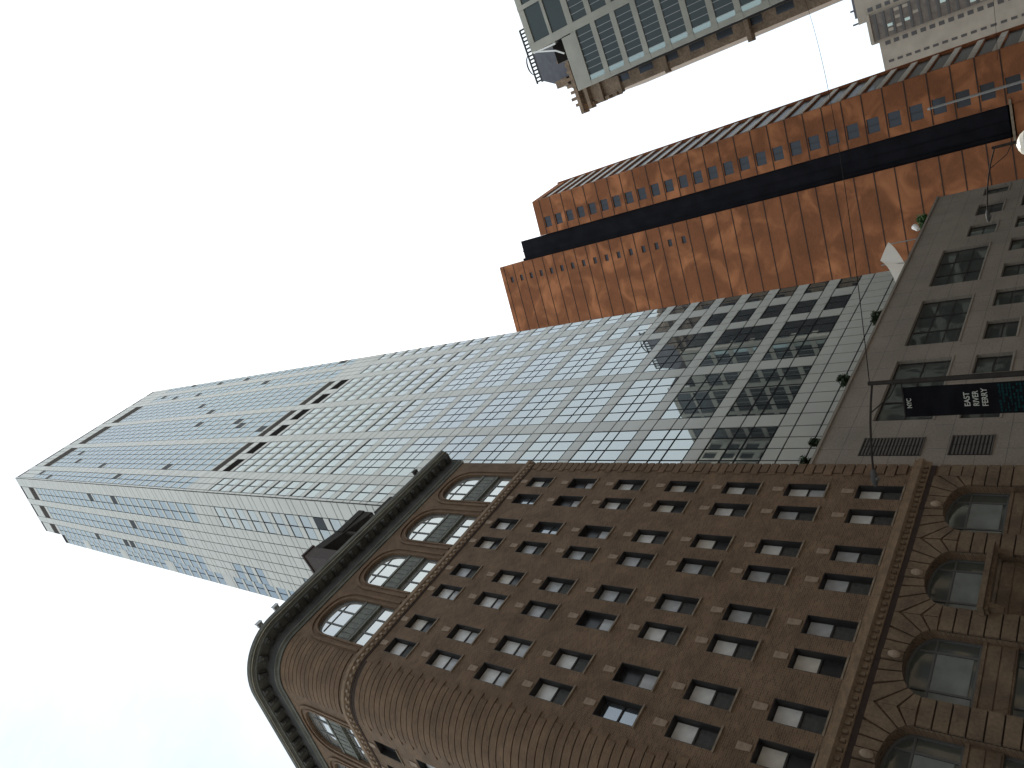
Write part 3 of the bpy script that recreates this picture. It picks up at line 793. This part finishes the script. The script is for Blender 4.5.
for a, b_, c_, d_ in sorted(hs, key=lambda q: q[2])[:40]:
    m = MB(); fbox(m, OF, a, b_, c_, d_, -.28, -.24); m.build('ribbon_window', M_owin, otower)
ww.sort(key=lambda q: q[2])
rest = MB()
for i, (a, b_, c_, d_) in enumerate(ww):
    m = MB() if i < 58 else rest
    fbox(m, OP, a, b_, c_, d_, -.27, -.22)
    if b_ - a > 1.5: fbox(m, OP, (a + b_) / 2 - .05, (a + b_) / 2 + .05, c_, d_, -.219, -.15, 1)
    if i < 58: m.build('window', [M_owin, M_frame], otower)
rest.build('window', [M_owin, M_frame], otower, kind='stuff')
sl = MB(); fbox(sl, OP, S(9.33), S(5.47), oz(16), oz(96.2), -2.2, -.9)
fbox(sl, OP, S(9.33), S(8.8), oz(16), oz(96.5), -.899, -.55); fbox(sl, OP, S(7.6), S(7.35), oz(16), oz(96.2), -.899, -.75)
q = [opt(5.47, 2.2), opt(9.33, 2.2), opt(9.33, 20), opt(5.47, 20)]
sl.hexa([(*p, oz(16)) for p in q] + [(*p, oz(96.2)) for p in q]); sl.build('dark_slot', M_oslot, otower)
# base: canopy ledge and dark entrance under the slot
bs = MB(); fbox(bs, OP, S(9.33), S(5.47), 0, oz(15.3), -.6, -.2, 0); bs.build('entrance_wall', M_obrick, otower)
bs = MB(); fbox(bs, OP, S(10.6), S(4.9), oz(15.4), oz(15.65), .02, .5); bs.build('ledge', M_sill, otower)

# ================================================================== grey stone loft building
GY = 22.1; GX0, GX1, GZ = HX1 + .06, 64.5, 15.75
GP = Line(0, GY, 0.0)
grey = thing('loft_building', (45, 26, 0), 'low grey stone building with big multi-pane windows between the hotel and the orange tower', 'building')
gw = [(32.6, 38.5, 11.03, 13.75, 3, 2), (40.15, 45.8, 11.0, 13.72, 3, 3), (47.7, 53.3, 11.0, 13.72, 3, 3), (54.95, 56.95, 10.9, 12.58, 1, 2), (58.7, 60.85, 10.9, 12.53, 1, 2), (62.6, 64.1, 10.9, 12.5, 1, 2),
      (36.6, 38.5, 8.3, 9.93, 1, 2), (40.1, 42.15, 8.35, 9.88, 1, 2), (43.9, 45.98, 8.3, 9.85, 1, 2), (47.6, 49.55, 8.3, 9.82, 1, 2), (51.4, 53.4, 8.3, 9.8, 1, 2), (55.1, 57.1, 8.3, 9.8, 1, 2), (58.9, 60.9, 8.3, 9.8, 1, 2),
      (32.6, 34.6, 8.3, 9.93, 1, 2)]
gw += [(a, a + 3.6, 1.2, 6.0, 2, 2) for a in (32.6, 37.5, 42.4, 47.3, 52.2, 57.1)]
w = MB(); wall_grid(w, GP, GX0, GX1, 0, GZ, [q[:4] for q in gw], .35)
w.poly([(GX1, GY, 0), (GX1, GY + 20, 0), (GX1, GY + 20, GZ), (GX1, GY, GZ)]); w.poly([(GX0, GY + 20, 0), (GX1, GY + 20, 0), (GX1, GY + 20, GZ), (GX0, GY + 20, GZ)])
w.build('wall', M_grey, grey)
m = MB(); m.poly([(GX0, GY, GZ - .4), (GX1, GY, GZ - .4), (GX1, GY + 6.3, GZ - .4), (GX0, GY + 6.3, GZ - .4)]); m.build('roof', M_roof, grey)
m = MB(); sweep(m, GP, [(-.4, GZ), (.08, GZ), (.08, GZ + .14), (-.4, GZ + .18)], GX0, GX1 + .08); m.build('coping', M_grey, grey)
m = MB()
z = 6.6
while z < GZ: fbox(m, GP, GX0, GX1, z - .008, z + .008, .0005, .003); z += 1.15
x = 30.2
while x < GX1:
    for (za, zb_) in ((6.6, 8.2), (10.05, 10.85), (13.9, GZ)): fbox(m, GP, x - .008, x + .008, za, zb_, .0005, .003)
    x += 1.9
m.build('joint', M_greyd, grey)
for a, b_, c_, d_, nx, nz in gw:
    m = MB(); dep0, dep1 = -.30, -.22
    fbox(m, GP, a + .003, a + .07, c_ + .003, d_ - .003, dep0, dep1); fbox(m, GP, b_ - .07, b_ - .003, c_ + .003, d_ - .003, dep0, dep1)
    fbox(m, GP, a + .07, b_ - .07, c_ + .003, c_ + .07, dep0, dep1); fbox(m, GP, a + .07, b_ - .07, d_ - .07, d_ - .003, dep0, dep1)
    for i in range(1, nx): x = a + (b_ - a) * i / nx; fbox(m, GP, x - .05, x + .05, c_ + .07, d_ - .07, dep0, dep1)
    for j in range(1, nz):
        z = c_ + (d_ - c_) * j / nz
        for i in range(nx): fbox(m, GP, a + (b_ - a) * i / nx + .075, a + (b_ - a) * (i + 1) / nx - .075, z - .03, z + .03, dep0 + .01, dep1 - .01)
    fr = m.build('window', M_frame, grey)
    m = MB(); fbox(m, GP, a + .05, b_ - .05, c_ + .05, d_ - .05, -.275, -.26); m.build('pane', M_gwin, fr)
    m = MB(); fbox(m, GP, a - .05, b_ + .05, c_ - .09, c_ - .003, -.2, .04); m.build('sill', M_gsill, fr)
for a, b_, c_, d_ in ((29.65, 31.1, 11.07, 13.77), (29.7, 31.2, 8.3, 9.97)):
    m = MB(); fbox(m, GP, a, b_, c_, d_, .002, .01)
    for q in ((a, b_, c_, c_ + .04), (a, b_, d_ - .04, d_)): fbox(m, GP, *q, .01, .06, 1)
    z = c_ + .1
    while z < d_ - .1:
        for i in range(2): fbox(m, GP, a + .03 + i * (b_ - a) / 2, a - .03 + (i + 1) * (b_ - a) / 2, z, z + .075, .01, .05, 1)
        z += .15
    m.build('vent_grille', [M_frame, M_greyd], grey)

# roof terrace: shrubs, sun umbrella, floodlight
def shrub(loc, rad, hgt, label, lm, seed):
    rnd = random.Random(seed)
    t = thing('shrub', loc, label, 'shrub', 'shrubs on the loft roof terrace')
    m = MB(); x, y, z = loc; m.hexa([(x - .22, y - .22, z), (x + .22, y - .22, z), (x + .22, y + .22, z), (x - .22, y + .22, z), (x - .28, y - .28, z + .45), (x + .28, y - .28, z + .45), (x + .28, y + .28, z + .45), (x - .28, y + .28, z + .45)]); m.build('planter', M_pot, t)
    m = MB()
    cl = [(rnd.gauss(0, rad * .45), rnd.gauss(0, rad * .45), rnd.uniform(.15, 1) * hgt) for _ in range(14)]
    for i in range(900):
        c_ = rnd.choice(cl); p = Vector((x + c_[0] + rnd.gauss(0, rad * .22), y + c_[1] + rnd.gauss(0, rad * .22), z + .4 + c_[2] + rnd.gauss(0, hgt * .12)))
        a = Vector((rnd.gauss(0, 1), rnd.gauss(0, 1), rnd.gauss(0, 1))).normalized(); b_ = a.orthogonal().normalized()
        l_ = rnd.uniform(.09, .17); m.poly([p - a * l_, p + b_ * l_ * .5, p + a * l_, p - b_ * l_ * .5])
    m.build('foliage', lm, t)
TZ0 = GZ - .1
shrub((37.7, 22.6, TZ0), .32, .75, 'dark bushy shrub on the grey roof edge, in the middle of the terrace', M_leaf, 1)
shrub((45.2, 22.6, TZ0), .38, .65, 'round dark shrub on the grey roof edge close to the white sail', M_leaf, 2)
shrub((29.5, 22.6, TZ0), .45, .5, 'straggly shrub on the grey roof edge right beside the hotel wall', M_leaf, 3)
shrub((31.5, 22.65, TZ0), .22, .6, 'thin reddish shrub on the grey roof edge, second from the hotel wall', M_leaf, 4)
shrub((61.2, 22.6, TZ0), .5, .7, 'bright green shrub at the outer end of the grey roof edge', M_leafb, 5)
t = thing('shade_sail', (56, 23.6, TZ0), 'white pointed shade sail rising over the far part of the grey roof terrace', 'shade sail')
m = MB()
for x, z in ((60.4, 19.0), (56.3, 18.7), (51.9, 16.6)): m.tube([(x, 23.7, TZ0), (x, 23.7, z)], .05)
m.build('mast', M_alu, t)
m = MB(); NS = 10
A_, B_, C_, D_ = Vector((60.6, 23.6, 19.05)), Vector((56.5, 23.4, 18.75)), Vector((51.8, 23.5, 16.7)), Vector((55.2, 23.5, 16.75))
def curve(p, q, sag, k): return p.lerp(q, k) + (Vector((0, -.3, -sag)) * 4 * k * (1 - k))
for i in range(NS):
    k0, k1 = i / NS, (i + 1) / NS
    for (p, q, sg), (p2, q2, sg2) in (((A_, B_, .15), (A_, D_, .0)),):
        m.poly([curve(p, q, sg, k0), curve(p, q, sg, k1), curve(p2, q2, sg2, k1), curve(p2, q2, sg2, k0)])
    m.poly([curve(B_, C_, .1, k0), curve(B_, C_, .1, k1), curve(D_, C_, .1, k1), curve(D_, C_, .1, k0)])
m.build('cloth', M_sail, t)
t = thing('spotlight', (58.6, 22.3, TZ0), 'small white spotlight on the grey roof edge beyond the white sail', 'spotlight')
m = MB(); m.tube([(58.6, 22.3, TZ0), (58.6, 22.3, 16.2)], .04); m.build('stem', M_alu, t)
m = MB(); m.tube([(58.4, 22.2, 16.2), (58.6, 22.1, 16.35), (58.8, 22.05, 16.5)], [.14, .2, .24], 10); m.build('lamp_head', M_wpaint, t)

# ================================================================== office tower across the street
XT, YT = 100.0, 5.0
TPl = Line(XT, YT, 96.0 - 180)                # s = -u (u to the left of the corner is positive)
off = thing('office_tower', (112, -8, 0), 'dark glass office tower with pale concrete grid, at the edge of the frame', 'tower')
DX = 24.0
w = MB()
def tpt(s, v): p = TPl.M(s, 0, -v); return p[0], p[1]
q = [tpt(0, .12), tpt(7.6, .12), tpt(7.6, DX), tpt(0, DX)]; w.hexa([(*p, 0) for p in q] + [(*p, 66.6) for p in q])
q = [tpt(7.602, .12), tpt(30, .12), tpt(30, DX), tpt(7.602, DX)]; w.hexa([(*p, 0) for p in q] + [(*p, 72.6) for p in q])
w.build('core_wall', M_joint, off)
conc = MB(); glz = []
rowz = [61.55 - 3.42 * k for k in range(18)]
for z in rowz:
    fbox(conc, TPl, -.35, 30, z - .82, z, -.1, .12)                       # spandrels
fbox(conc, TPl, -.35, 7.4, 64.2, 66.8, -.1, .2)
for z0, z1 in ((64.15, 65.1), (71.7, 72.7), (68.1, 68.6)): fbox(conc, TPl, 7.4, 30, z0, z1, -.1, .14)
zt = 72.7
for s in (7.55, 13.6, 19.9, 26.0): fbox(conc, TPl, s, s + (1.15 if s < 8 else .6), 0, zt, -.1, .2)
fbox(conc, TPl, -.35, .35, 0, 66.8, -.1, .16)
for z in rowz:                                                             # flared spandrel ends at the corner
    pr = [TPl.M(-.36, z - .95, .2), TPl.M(.5, z - .85, .2), TPl.M(.5, z - .85, -.3), TPl.M(-.36, z - .95, -.3), TPl.M(-.36, z + .35, .2), TPl.M(.5, z + .05, .2), TPl.M(.5, z + .05, -.3), TPl.M(-.36, z + .35, -.3)]
    conc.hexa(pr)
conc.build('concrete_grid', M_conc, off)
for z in rowz:
    m = MB(); fbox(m, TPl, .36, 1.0, z, z + 2.6, -.1, .06); m.build('corner_pane', M_paleglass, off)
    m = MB(); fbox(m, TPl, 1.0, 7.5, z, z + 2.6, -.1, -.03)
    x = 1.0
    while x < 7.4: fbox(m, TPl, x, x + .07, z, z + 2.6, -.029, .04, 1); x += .93
    m.build('window', [M_officeglass, M_alu], off)
    for sa, sb in ((8.75, 13.55), (14.25, 19.85), (20.55, 25.95)):
        m = MB(); fbox(m, TPl, sa, sb, z, z + 2.6, -.1, -.03)
        for i in range(1, 5): x = sa + (sb - sa) * i / 5; fbox(m, TPl, x - .035, x + .035, z, z + 2.6, -.029, .04, 1)
        m.build('window', [M_officeglass, M_alu], off)
for sa, sb in ((8.75, 13.55), (14.25, 19.85), (20.55, 25.95)):
    for z0, z1 in ((65.15, 68.05), (68.65, 71.65)):
        m = MB(); fbox(m, TPl, sa, sb, z0, z1, -.1, -.03); m.build('window', M_officeglass, off)
m = MB(); Pn = Line(XT, YT + .1, 180.0)     # flank towards the street, seen in the tower's glass
for z in rowz:
    for i in range(6): fbox(m, Pn, -1.0 - 4 * i - 3.2, -1.0 - 4 * i, z, z + 2.6, .0, .05)
m.build('flank_window', M_officeglass, off)
m = MB()
for z in rowz: fbox(m, Pn, -24, -.2, z - .82, z, 0, .12)
for i in range(7): fbox(m, Pn, -.9 - 4 * i, -.2 - 4 * i, 0, 66.5, 0, .16)
m.build('flank_grid', M_conc, off)
m = MB()                                   # bright bent rail at the roof step
for a, b_ in (((7.6, 72.55, .1), (6.3, 68.5, .1)), ((6.3, 68.5, .1), (5.4, 67.2, .1)), ((7.4, 72.4, .1), (7.2, 68.1, .1))):
    p, q = Vector(TPl.M(a[0], a[1], a[2])), Vector(TPl.M(b_[0], b_[1], b_[2])); m.tube([p, q], .13, 6)
m.build('roof_rail', M_wpaint, off)
m = MB(); fbox(m, TPl, 4.6, 7.5, 66.6, 70.2, -4, -2); m.build('plant_room', M_louvre_d, off)

# brown masonry tower behind it, with steep dark roof
XB = 113.0; KB = XB / XT
BP = Line(XB, 5.0 * KB, 96.0 - 180)
brn = thing('masonry_tower', (124, 0, 0), 'brown masonry tower with steep slate roof and iron cresting behind the office tower', 'tower')
def bz(v): return 1.6 + KB * (v - 1.6)
w = MB(); 
def bpt(s, v): p = BP.M(s, 0, -v); return p[0], p[1]
q = [bpt(-2.55 * KB, 0), bpt(14, 0), bpt(14, 22), bpt(-2.55 * KB, 22)]; w.hexa([(*p, 0) for p in q] + [(*p, bz(66.5)) for p in q])
w.build('wall', M_brownstone, brn)
tr = MB(); rnd = random.Random(3)
for z, d in ((39.8, .9), (52, .4), (59.8, .5), (63.0, .7), (65.2, 1.0), (66.6, 1.3)):
    cb = MB(); fbox(cb, BP, -2.55 * KB - d, 14, bz(z) - .3, bz(z) + .35, -.5, d); cb.build('stone_band', M_brownstone, brn)
for k in range(9): s = -2.4 * KB + k * 1.1; fbox(tr, BP, s, s + .5, bz(66.9), bz(66.9) + rnd.uniform(.8, 2.4), -.5, .4)
for k in range(4): fbox(tr, BP, -2.6 * KB - .6, -2.6 * KB, bz(60.5 + k * 1.4), bz(61.2 + k * 1.4), -1.5, .5)
tr.build('stone_finial', M_brownstone, brn, kind='stuff')
for z in range(10, 62, 4):
    m = MB(); fbox(m, BP, -1.6 * KB, -.7 * KB, bz(z), bz(z + 2.2), -.02, .03); m.build('window', M_owin, brn)
rf = MB()
a0 = [bpt(-.6 * KB, 1), bpt(13, 1), bpt(13, 18), bpt(-.6 * KB, 18)]; a1 = [bpt(3.5 * KB, 3), bpt(11.6 * KB, 3), bpt(11.6 * KB, 14), bpt(3.5 * KB, 14)]
rf.hexa([(*p, bz(66.6)) for p in a0] + [(*p, bz(74.6)) for p in a1]); rf.build('roof', M_slate, brn)
cr_ = MB()
for k in range(15): s = (3.5 + 8.0 * k / 14) * KB; fbox(cr_, BP, s, s + .28, bz(74.6), bz(75.7), -3.2, -3.05)
fbox(cr_, BP, 3.3 * KB, 11.7 * KB, bz(75.55), bz(75.75), -3.25, -3.0); fbox(cr_, BP, 3.3 * KB, 11.7 * KB, bz(74.4), bz(74.7), -3.3, -2.95)
for i in range(8):
    a0_, a1_ = math.pi * i / 8, math.pi * (i + 1) / 8
    f = lambda a, o: BP.M((6.3 - 1.6 * math.cos(a)) * KB, bz(75.5) + (1.0 + o) * math.sin(a), -3.1)
    f2 = lambda a, o: BP.M((6.3 - 1.6 * math.cos(a)) * KB, bz(75.5) + (1.0 + o) * math.sin(a), -3.3)
    cr_.hexa([f(a0_, 0), f(a1_, 0), f2(a1_, 0), f2(a0_, 0), f(a0_, .18), f(a1_, .18), f2(a1_, .18), f2(a0_, .18)])
cr_.build('roof_cresting', M_cornice_d, brn)
dm = MB(); fbox(dm, BP, 1.2 * KB, 2.3 * KB, bz(68.6), bz(70.8), -2.5, -.6); dm.build('dormer', M_brownstone, brn)

# beige towers further down the street
XE = 220.0
EP = Line(XE, 38.2, 96.0 - 180)
bge = thing('beige_tower', (230, 30, 0), 'distant beige apartment tower with dark glazed strip seen past the orange tower', 'tower')
w = MB()
def ept(s, v): p = EP.M(s, 0, -v); return p[0], p[1]
for s0, s1, zt in ((-14, 7.2, 55.6), (7.2, 13.2, 57.4), (13.2, 40, 59.4)):
    q = [ept(s0, 0), ept(s1, 0), ept(s1, 20), ept(s0, 20)]; w.hexa([(*p, 0) for p in q] + [(*p, zt) for p in q])
w.build('wall', M_beige, bge)
rnd = random.Random(5); rest = MB(); cnt = 0
for s, wd in ((1.7, .6), (6.1, .95), (15.3, .95), (20.5, .95), (25, .95)):
    z = 53.0 if s < 7 else 55.5
    while z > 3:
        if True:
            m = MB(); fbox(m, EP, s, s + wd, z, z + 1.25, .01, .06)
            if z > 22 and cnt < 60: m.build('window', M_bwin, bge); cnt += 1
            else: fbox(rest, EP, s, s + wd, z, z + 1.25, .01, .06)
        z -= 2.05
rest.build('window', M_bwin, bge, kind='stuff')
st = MB(); fbox(st, EP, 8.0, 14.3, 2, 56.4, .5, .9)
for z in range(3, 56, 2): fbox(st, EP, 8.0, 14.3, z, z + .5, .9, 1.1, 1)
for k in range(26): s = rnd.uniform(8.1, 13.6); z = rnd.randrange(3, 55, 2) + .55; fbox(st, EP, s, s + .7, z, z + 1.2, .9, .94, 2 + (k % 2))
st.build('glazed_strip', [M_bstrip, M_bwin, M_beige, M_paleglass], bge)
st = MB(); fbox(st, EP, 7.5, 14.8, 56.4, 57.2, .3, 1.4); st.build('roof_slab', M_beige, bge)
st = MB(); fbox(st, EP, 14.9, 40, 59.4, 60.2, -3, -1); 
for s in (13.6, 17, 22): p = EP.M(s, 0, -1); st.tube([(p[0], p[1], 59), (p[0], p[1], 61)], .25, 5)
st.build('roof_mast', M_slate, bge)

# lower building between the office tower and the beige tower
XG = 150.0; KG = 1.5
LP = Line(XG, 2.45 * KG * 1.9 + 3.2, 96.0 - 180)
low = thing('corner_block', (160, 0, 0), 'pale grey corner block with stepped ledges beyond the office tower', 'building')
w = MB()
def lpt(s, v): p = LP.M(s, 0, -v); return p[0], p[1]
q = [lpt(0, 0), lpt(18, 0), lpt(18, 20), lpt(0, 20)]; w.hexa([(*p, 0) for p in q] + [(*p, 60) for p in q]); w.build('wall', M_conc, low)
w = MB()
for z, d in ((57, .5), (52, .9), (48.5, .4), (44, .7)): fbox(w, LP, -d, 18, z, z + .8, -.5, d)
w.build('ledge', M_conc, low)
for z in range(6, 58, 4):
    for s in (1.2, 4.6, 8.0):
        m = MB(); fbox(m, LP, s, s + 2.2, z, z + 2.0, .01, .05); m.build('window', M_paleglass if s < 3 else M_officeglass, low)

# blocks on the camera's own side of the street (they are what the tower's glass mirrors)
def street_block(x0, x1, y0, y1, zt, label, wm, gm, step):
    t = thing('street_block', ((x0 + x1) / 2, (y0 + y1) / 2, 0), label, 'building', 'blocks on the near side of the street')
    P = Line(x1, y1, 180.0)
    w = MB(); L_ = x1 - x0
    hs = []; z = 4.0
    ncol = int(L_ / step); cw = L_ / ncol
    while z + 3.4 < zt:
        for i in range(ncol): hs.append((cw * i + .5, cw * (i + 1) - .5, z + .6, z + 3.0))
        z += 3.5
    wall_grid(w, P, 0, L_, 0, zt, hs, .35)
    for (a, b_) in (((x0, y1), (x0, y0)), ((x0, y0), (x1, y0)), ((x1, y0), (x1, y1))):
        w.poly([(a[0], a[1], 0), (b_[0], b_[1], 0), (b_[0], b_[1], zt), (a[0], a[1], zt)])
    w.poly([(x0, y0, zt), (x1, y0, zt), (x1, y1, zt), (x0, y1, zt)]); w.build('wall', wm, t)
    m = MB()
    fbox(m, P, 0, L_, 4.0, zt - .5, -.34, -.3); m.build('glazing', gm, t)
    m = MB(); fbox(m, P, -.2, L_ + .2, zt, zt + .6, -.6, .4); m.build('parapet', wm, t)
street_block(24, 60, -40, -13, 41, 'dark brown block on the near side of the street, opposite the loft building', M_brownstone, M_owin, 3.0)
street_block(60.5, 87, -40, -13, 58.5, 'beige block on the near side of the street, opposite the roof terrace', M_beige, M_owin, 3.4)
street_block(87.5, 98.5, -40, -13, 69, 'narrow pale block on the near side of the street, next to the office tower', M_conc, M_officeglass, 2.7)
street_block(-20, 17, -34, -13, 52, 'long low brown block on the near side of the street, behind the open corner', M_brownstone, M_owin, 3.2)

# ================================================================== street furniture
def lamp(base, ztop, head, label, rad=.09):
    t = thing('street_lamp', (base[0], base[1], 0), label, 'street lamp', 'street lamps along the kerb')
    bx, by = base; hx, hy, hz = head
    m = MB(); m.tube([(bx, by, 0), (bx, by, .7), (bx, by, .75), (bx, by, ztop)], [.2, .2, rad * 1.5, rad], 10); m.build('pole', M_steel, t)
    m = MB(); v = Vector((hx - bx, hy - by, 0)); L_ = v.length; v.normalize()
    pts = [(bx, by, ztop - .15)] + [(bx + v.x * L_ * q, by + v.y * L_ * q, ztop - .15 + (hz - ztop + .15) * (1 - (1 - q) ** 2)) for q in (.2, .4, .6, .8, .92)]
    m.tube(pts, .045, 8)
    m.tube([(bx, by, ztop - 1.1), (bx + v.x * L_ * .14, by + v.y * L_ * .14, ztop - .75), (bx + v.x * L_ * .3, by + v.y * L_ * .3, pts[2][2] - .06)], .03, 6)
    m.build('arm', M_steel, t)
    m = MB(); p = Vector((bx + v.x * L_ * .88, by + v.y * L_ * .88, hz)); e_ = Vector((hx, hy, hz)) + v * .25
    m.tube([p, p + (e_ - p) * .3, p + (e_ - p) * .7, e_], [.07, .13, .14, .06], 10); m.build('lamp_head', M_lamp, t, smooth=True)
    m = MB(); c_ = p + (e_ - p) * .55; m.tube([c_ + Vector((0, 0, -.19)), c_ + Vector((0, 0, -.14)), c_ + Vector((0, 0, -.06))], [.04, .10, .12], 10); m.build('lens', M_lens, t, smooth=True)
    return t
LX, LY, LZ_ = 27.1, 16.5, 11.45
lamp((LX, LY), LZ_, (25.65, 20.4, 11.75), 'dark street lamp carrying the black banner in front of the grey building')
lamp((55.4, 16.5), 10.25, (54.1, 20.7, 10.95), 'distant dark street lamp in front of the outer end of the grey building')
m = MB(); m.tube([(71, 16.5, 0), (71, 16.5, 16.4)], [.14, .09], 8); m.tube([(71, 16.5, 16.4), (71, 16.5, 16.6)], [.16, .05], 8)
tag(m.build('flagpole', M_alu), 'slim pale bare pole standing before the orange tower', 'pole')
t = thing('globe_lamp', (54.0, 16.3, 0), 'round white globe lamp on a post beside the distant street lamp', 'globe lamp')
m = MB(); m.tube([(54.0, 16.3, 0), (54.0, 16.3, 7.6)], .07); m.build('post', M_steel, t)
m = MB()
for i in range(8):
    for j in range(14):
        a0, a1 = math.pi * i / 8, math.pi * (i + 1) / 8; b0, b1 = 2 * math.pi * j / 14, 2 * math.pi * (j + 1) / 14
        f = lambda a, b_: (54.0 + .85 * math.sin(a) * math.cos(b_), 16.3 + .85 * math.sin(a) * math.sin(b_), 8.0 + .75 * math.cos(a))
        m.poly([f(a0, b0), f(a1, b0), f(a1, b1), f(a0, b1)])
m.build('globe', M_globe, t, smooth=True)

# banner on the first lamp
ban = thing('street_banner', (LX, LY, 8), 'black street banner with pale lettering and teal print hanging from the lamp pole', 'banner')
bdir = Vector((-.35, .94, 0)).normalized(); bnor = Vector((-.94, -.35, 0)).normalized()
def bpnt(a, z, off=0.0):
    sag = .05 * math.sin(a * 2.6) * math.sin((z - 6) * 1.3)
    return Vector((LX, LY, z)) + bdir * a + bnor * (sag + off)
BZ1, BZ0, BW0, BW1 = 10.2, 5.4, .26, 1.46
m = MB(); NA, NZ = 6, 18
for i in range(NA):
    for j in range(NZ):
        a0, a1 = BW0 + (BW1 - BW0) * i / NA, BW0 + (BW1 - BW0) * (i + 1) / NA; z0, z1 = BZ0 + (BZ1 - BZ0) * j / NZ, BZ0 + (BZ1 - BZ0) * (j + 1) / NZ
        m.poly([bpnt(a0, z0), bpnt(a1, z0), bpnt(a1, z1), bpnt(a0, z1)])
        m.poly([bpnt(a0, z0, -.012), bpnt(a0, z1, -.012), bpnt(a1, z1, -.012), bpnt(a1, z0, -.012)])
m.build('cloth', M_black, ban)
m = MB()
for z in (BZ1 + .02, BZ0 - .02): m = MB(); m.tube([bpnt(0, z), bpnt(BW1 + .05, z)], .025, 6); m.build('bracket', M_steel, ban)
m = MB(); m.tube([bpnt(.05, 9.3), bpnt(.05, 5.9)], .03, 6); m.build('pole_strap', M_alu, ban)
rnd = random.Random(9); m = MB()
for i in range(9):
    for j in range(8):
        if rnd.random() < .75:
            a, z = BW0 + .06 + i * .122, 6.15 + j * .11; h_ = rnd.uniform(.03, .08)
            m.poly([bpnt(a, z, .012), bpnt(a + .1, z, .012), bpnt(a + .1, z + h_, .012), bpnt(a, z + h_, .012)])
m.build('teal_print', M_teal, ban, kind='stuff')
def letters(txt, a_left, z, size, width, mt):
    c_ = bpy.data.curves.new('lettering', 'FONT'); c_.body = txt; c_.size = size; c_.extrude = .002; c_.offset = .004
    c_.materials.append(mt)
    tmp = bpy.data.objects.new('lettering', c_); COL.objects.link(tmp)
    dg = bpy.context.evaluated_depsgraph_get(); me = bpy.data.meshes.new_from_object(tmp.evaluated_get(dg)); me.name = 'lettering'
    wd = max(v.co.x for v in me.vertices)
    bpy.data.objects.remove(tmp); bpy.data.curves.remove(c_)
    o = bpy.data.objects.new('lettering', me); COL.objects.link(o); o.parent = ban
    sx = width / max(wd, 1e-3)
    xa, ya, za = -bdir, Vector((0, 0, 1)), bnor
    p = bpnt(a_left, z, .075) - Vector(ban.location)
    o.matrix_local = Matrix(((xa.x * sx, ya.x, za.x, p.x), (xa.y * sx, ya.y, za.y, p.y), (xa.z * sx, ya.z, za.z, p.z), (0, 0, 0, 1)))
letters('NYC', 1.10, 9.93, .24, .40, M_letter)
letters('EAST', 1.12, 7.92, .27, .56, M_letter)
letters('RIVER', 1.12, 7.63, .27, .60, M_letter)
letters('FERRY', 1.14, 7.34, .27, .70, M_letter)

# brackets on the grey wall, span wires
for i, (s_, z, l_) in enumerate(((41.0, 7.3, .75), (43.6, 7.4, 1.5))):
    t = thing('wall_bracket', (s_, GY, z), ['short pale bracket on the grey wall beside the black banner', 'long pale flag bracket on the grey wall below the large windows'][i], 'bracket', 'brackets on the grey wall')
    m = MB(); fbox(m, GP, s_ - .12, s_ + .12, z - .12, z + .12, .002, .06); m.build('base_plate', M_alu, t)
    m = MB(); m.tube([GP.M(s_, z, .06), GP.M(s_ + .1, z + l_ * .45, l_ * .9)], .045, 8); m.build('arm', M_alu, t)
    if i:
        m = MB(); p = Vector(GP.M(s_ + .1, z + l_ * .45, l_ * .9)); m.poly([p, p + Vector((.05, .35, -.1)), p + Vector((.0, .3, -1.0)), p + Vector((-.05, .0, -.9))]); m.build('flag', M_black, t)
def wire(name, a, b_, sag, rad, label):
    m = MB(); a, b_ = Vector(a), Vector(b_)
    m.tube([a.lerp(b_, q / 24) + Vector((0, 0, -4 * sag * (q / 24) * (1 - q / 24))) for q in range(25)], rad, 5)
    tag(m.build(name, M_wire), label, 'wire', 'wires over the street')
wire('span_wire', (99.7, 5.0, 32.7), (LX, LY, 11.4), .7, .02, 'thin dark wire crossing the open sky down to the banner lamp')
wire('span_wire', (99.7, 4.6, 14.4), (OX - .1, OY, 18.4), .3, .02, 'thin dark wire in front of the distant beige tower')
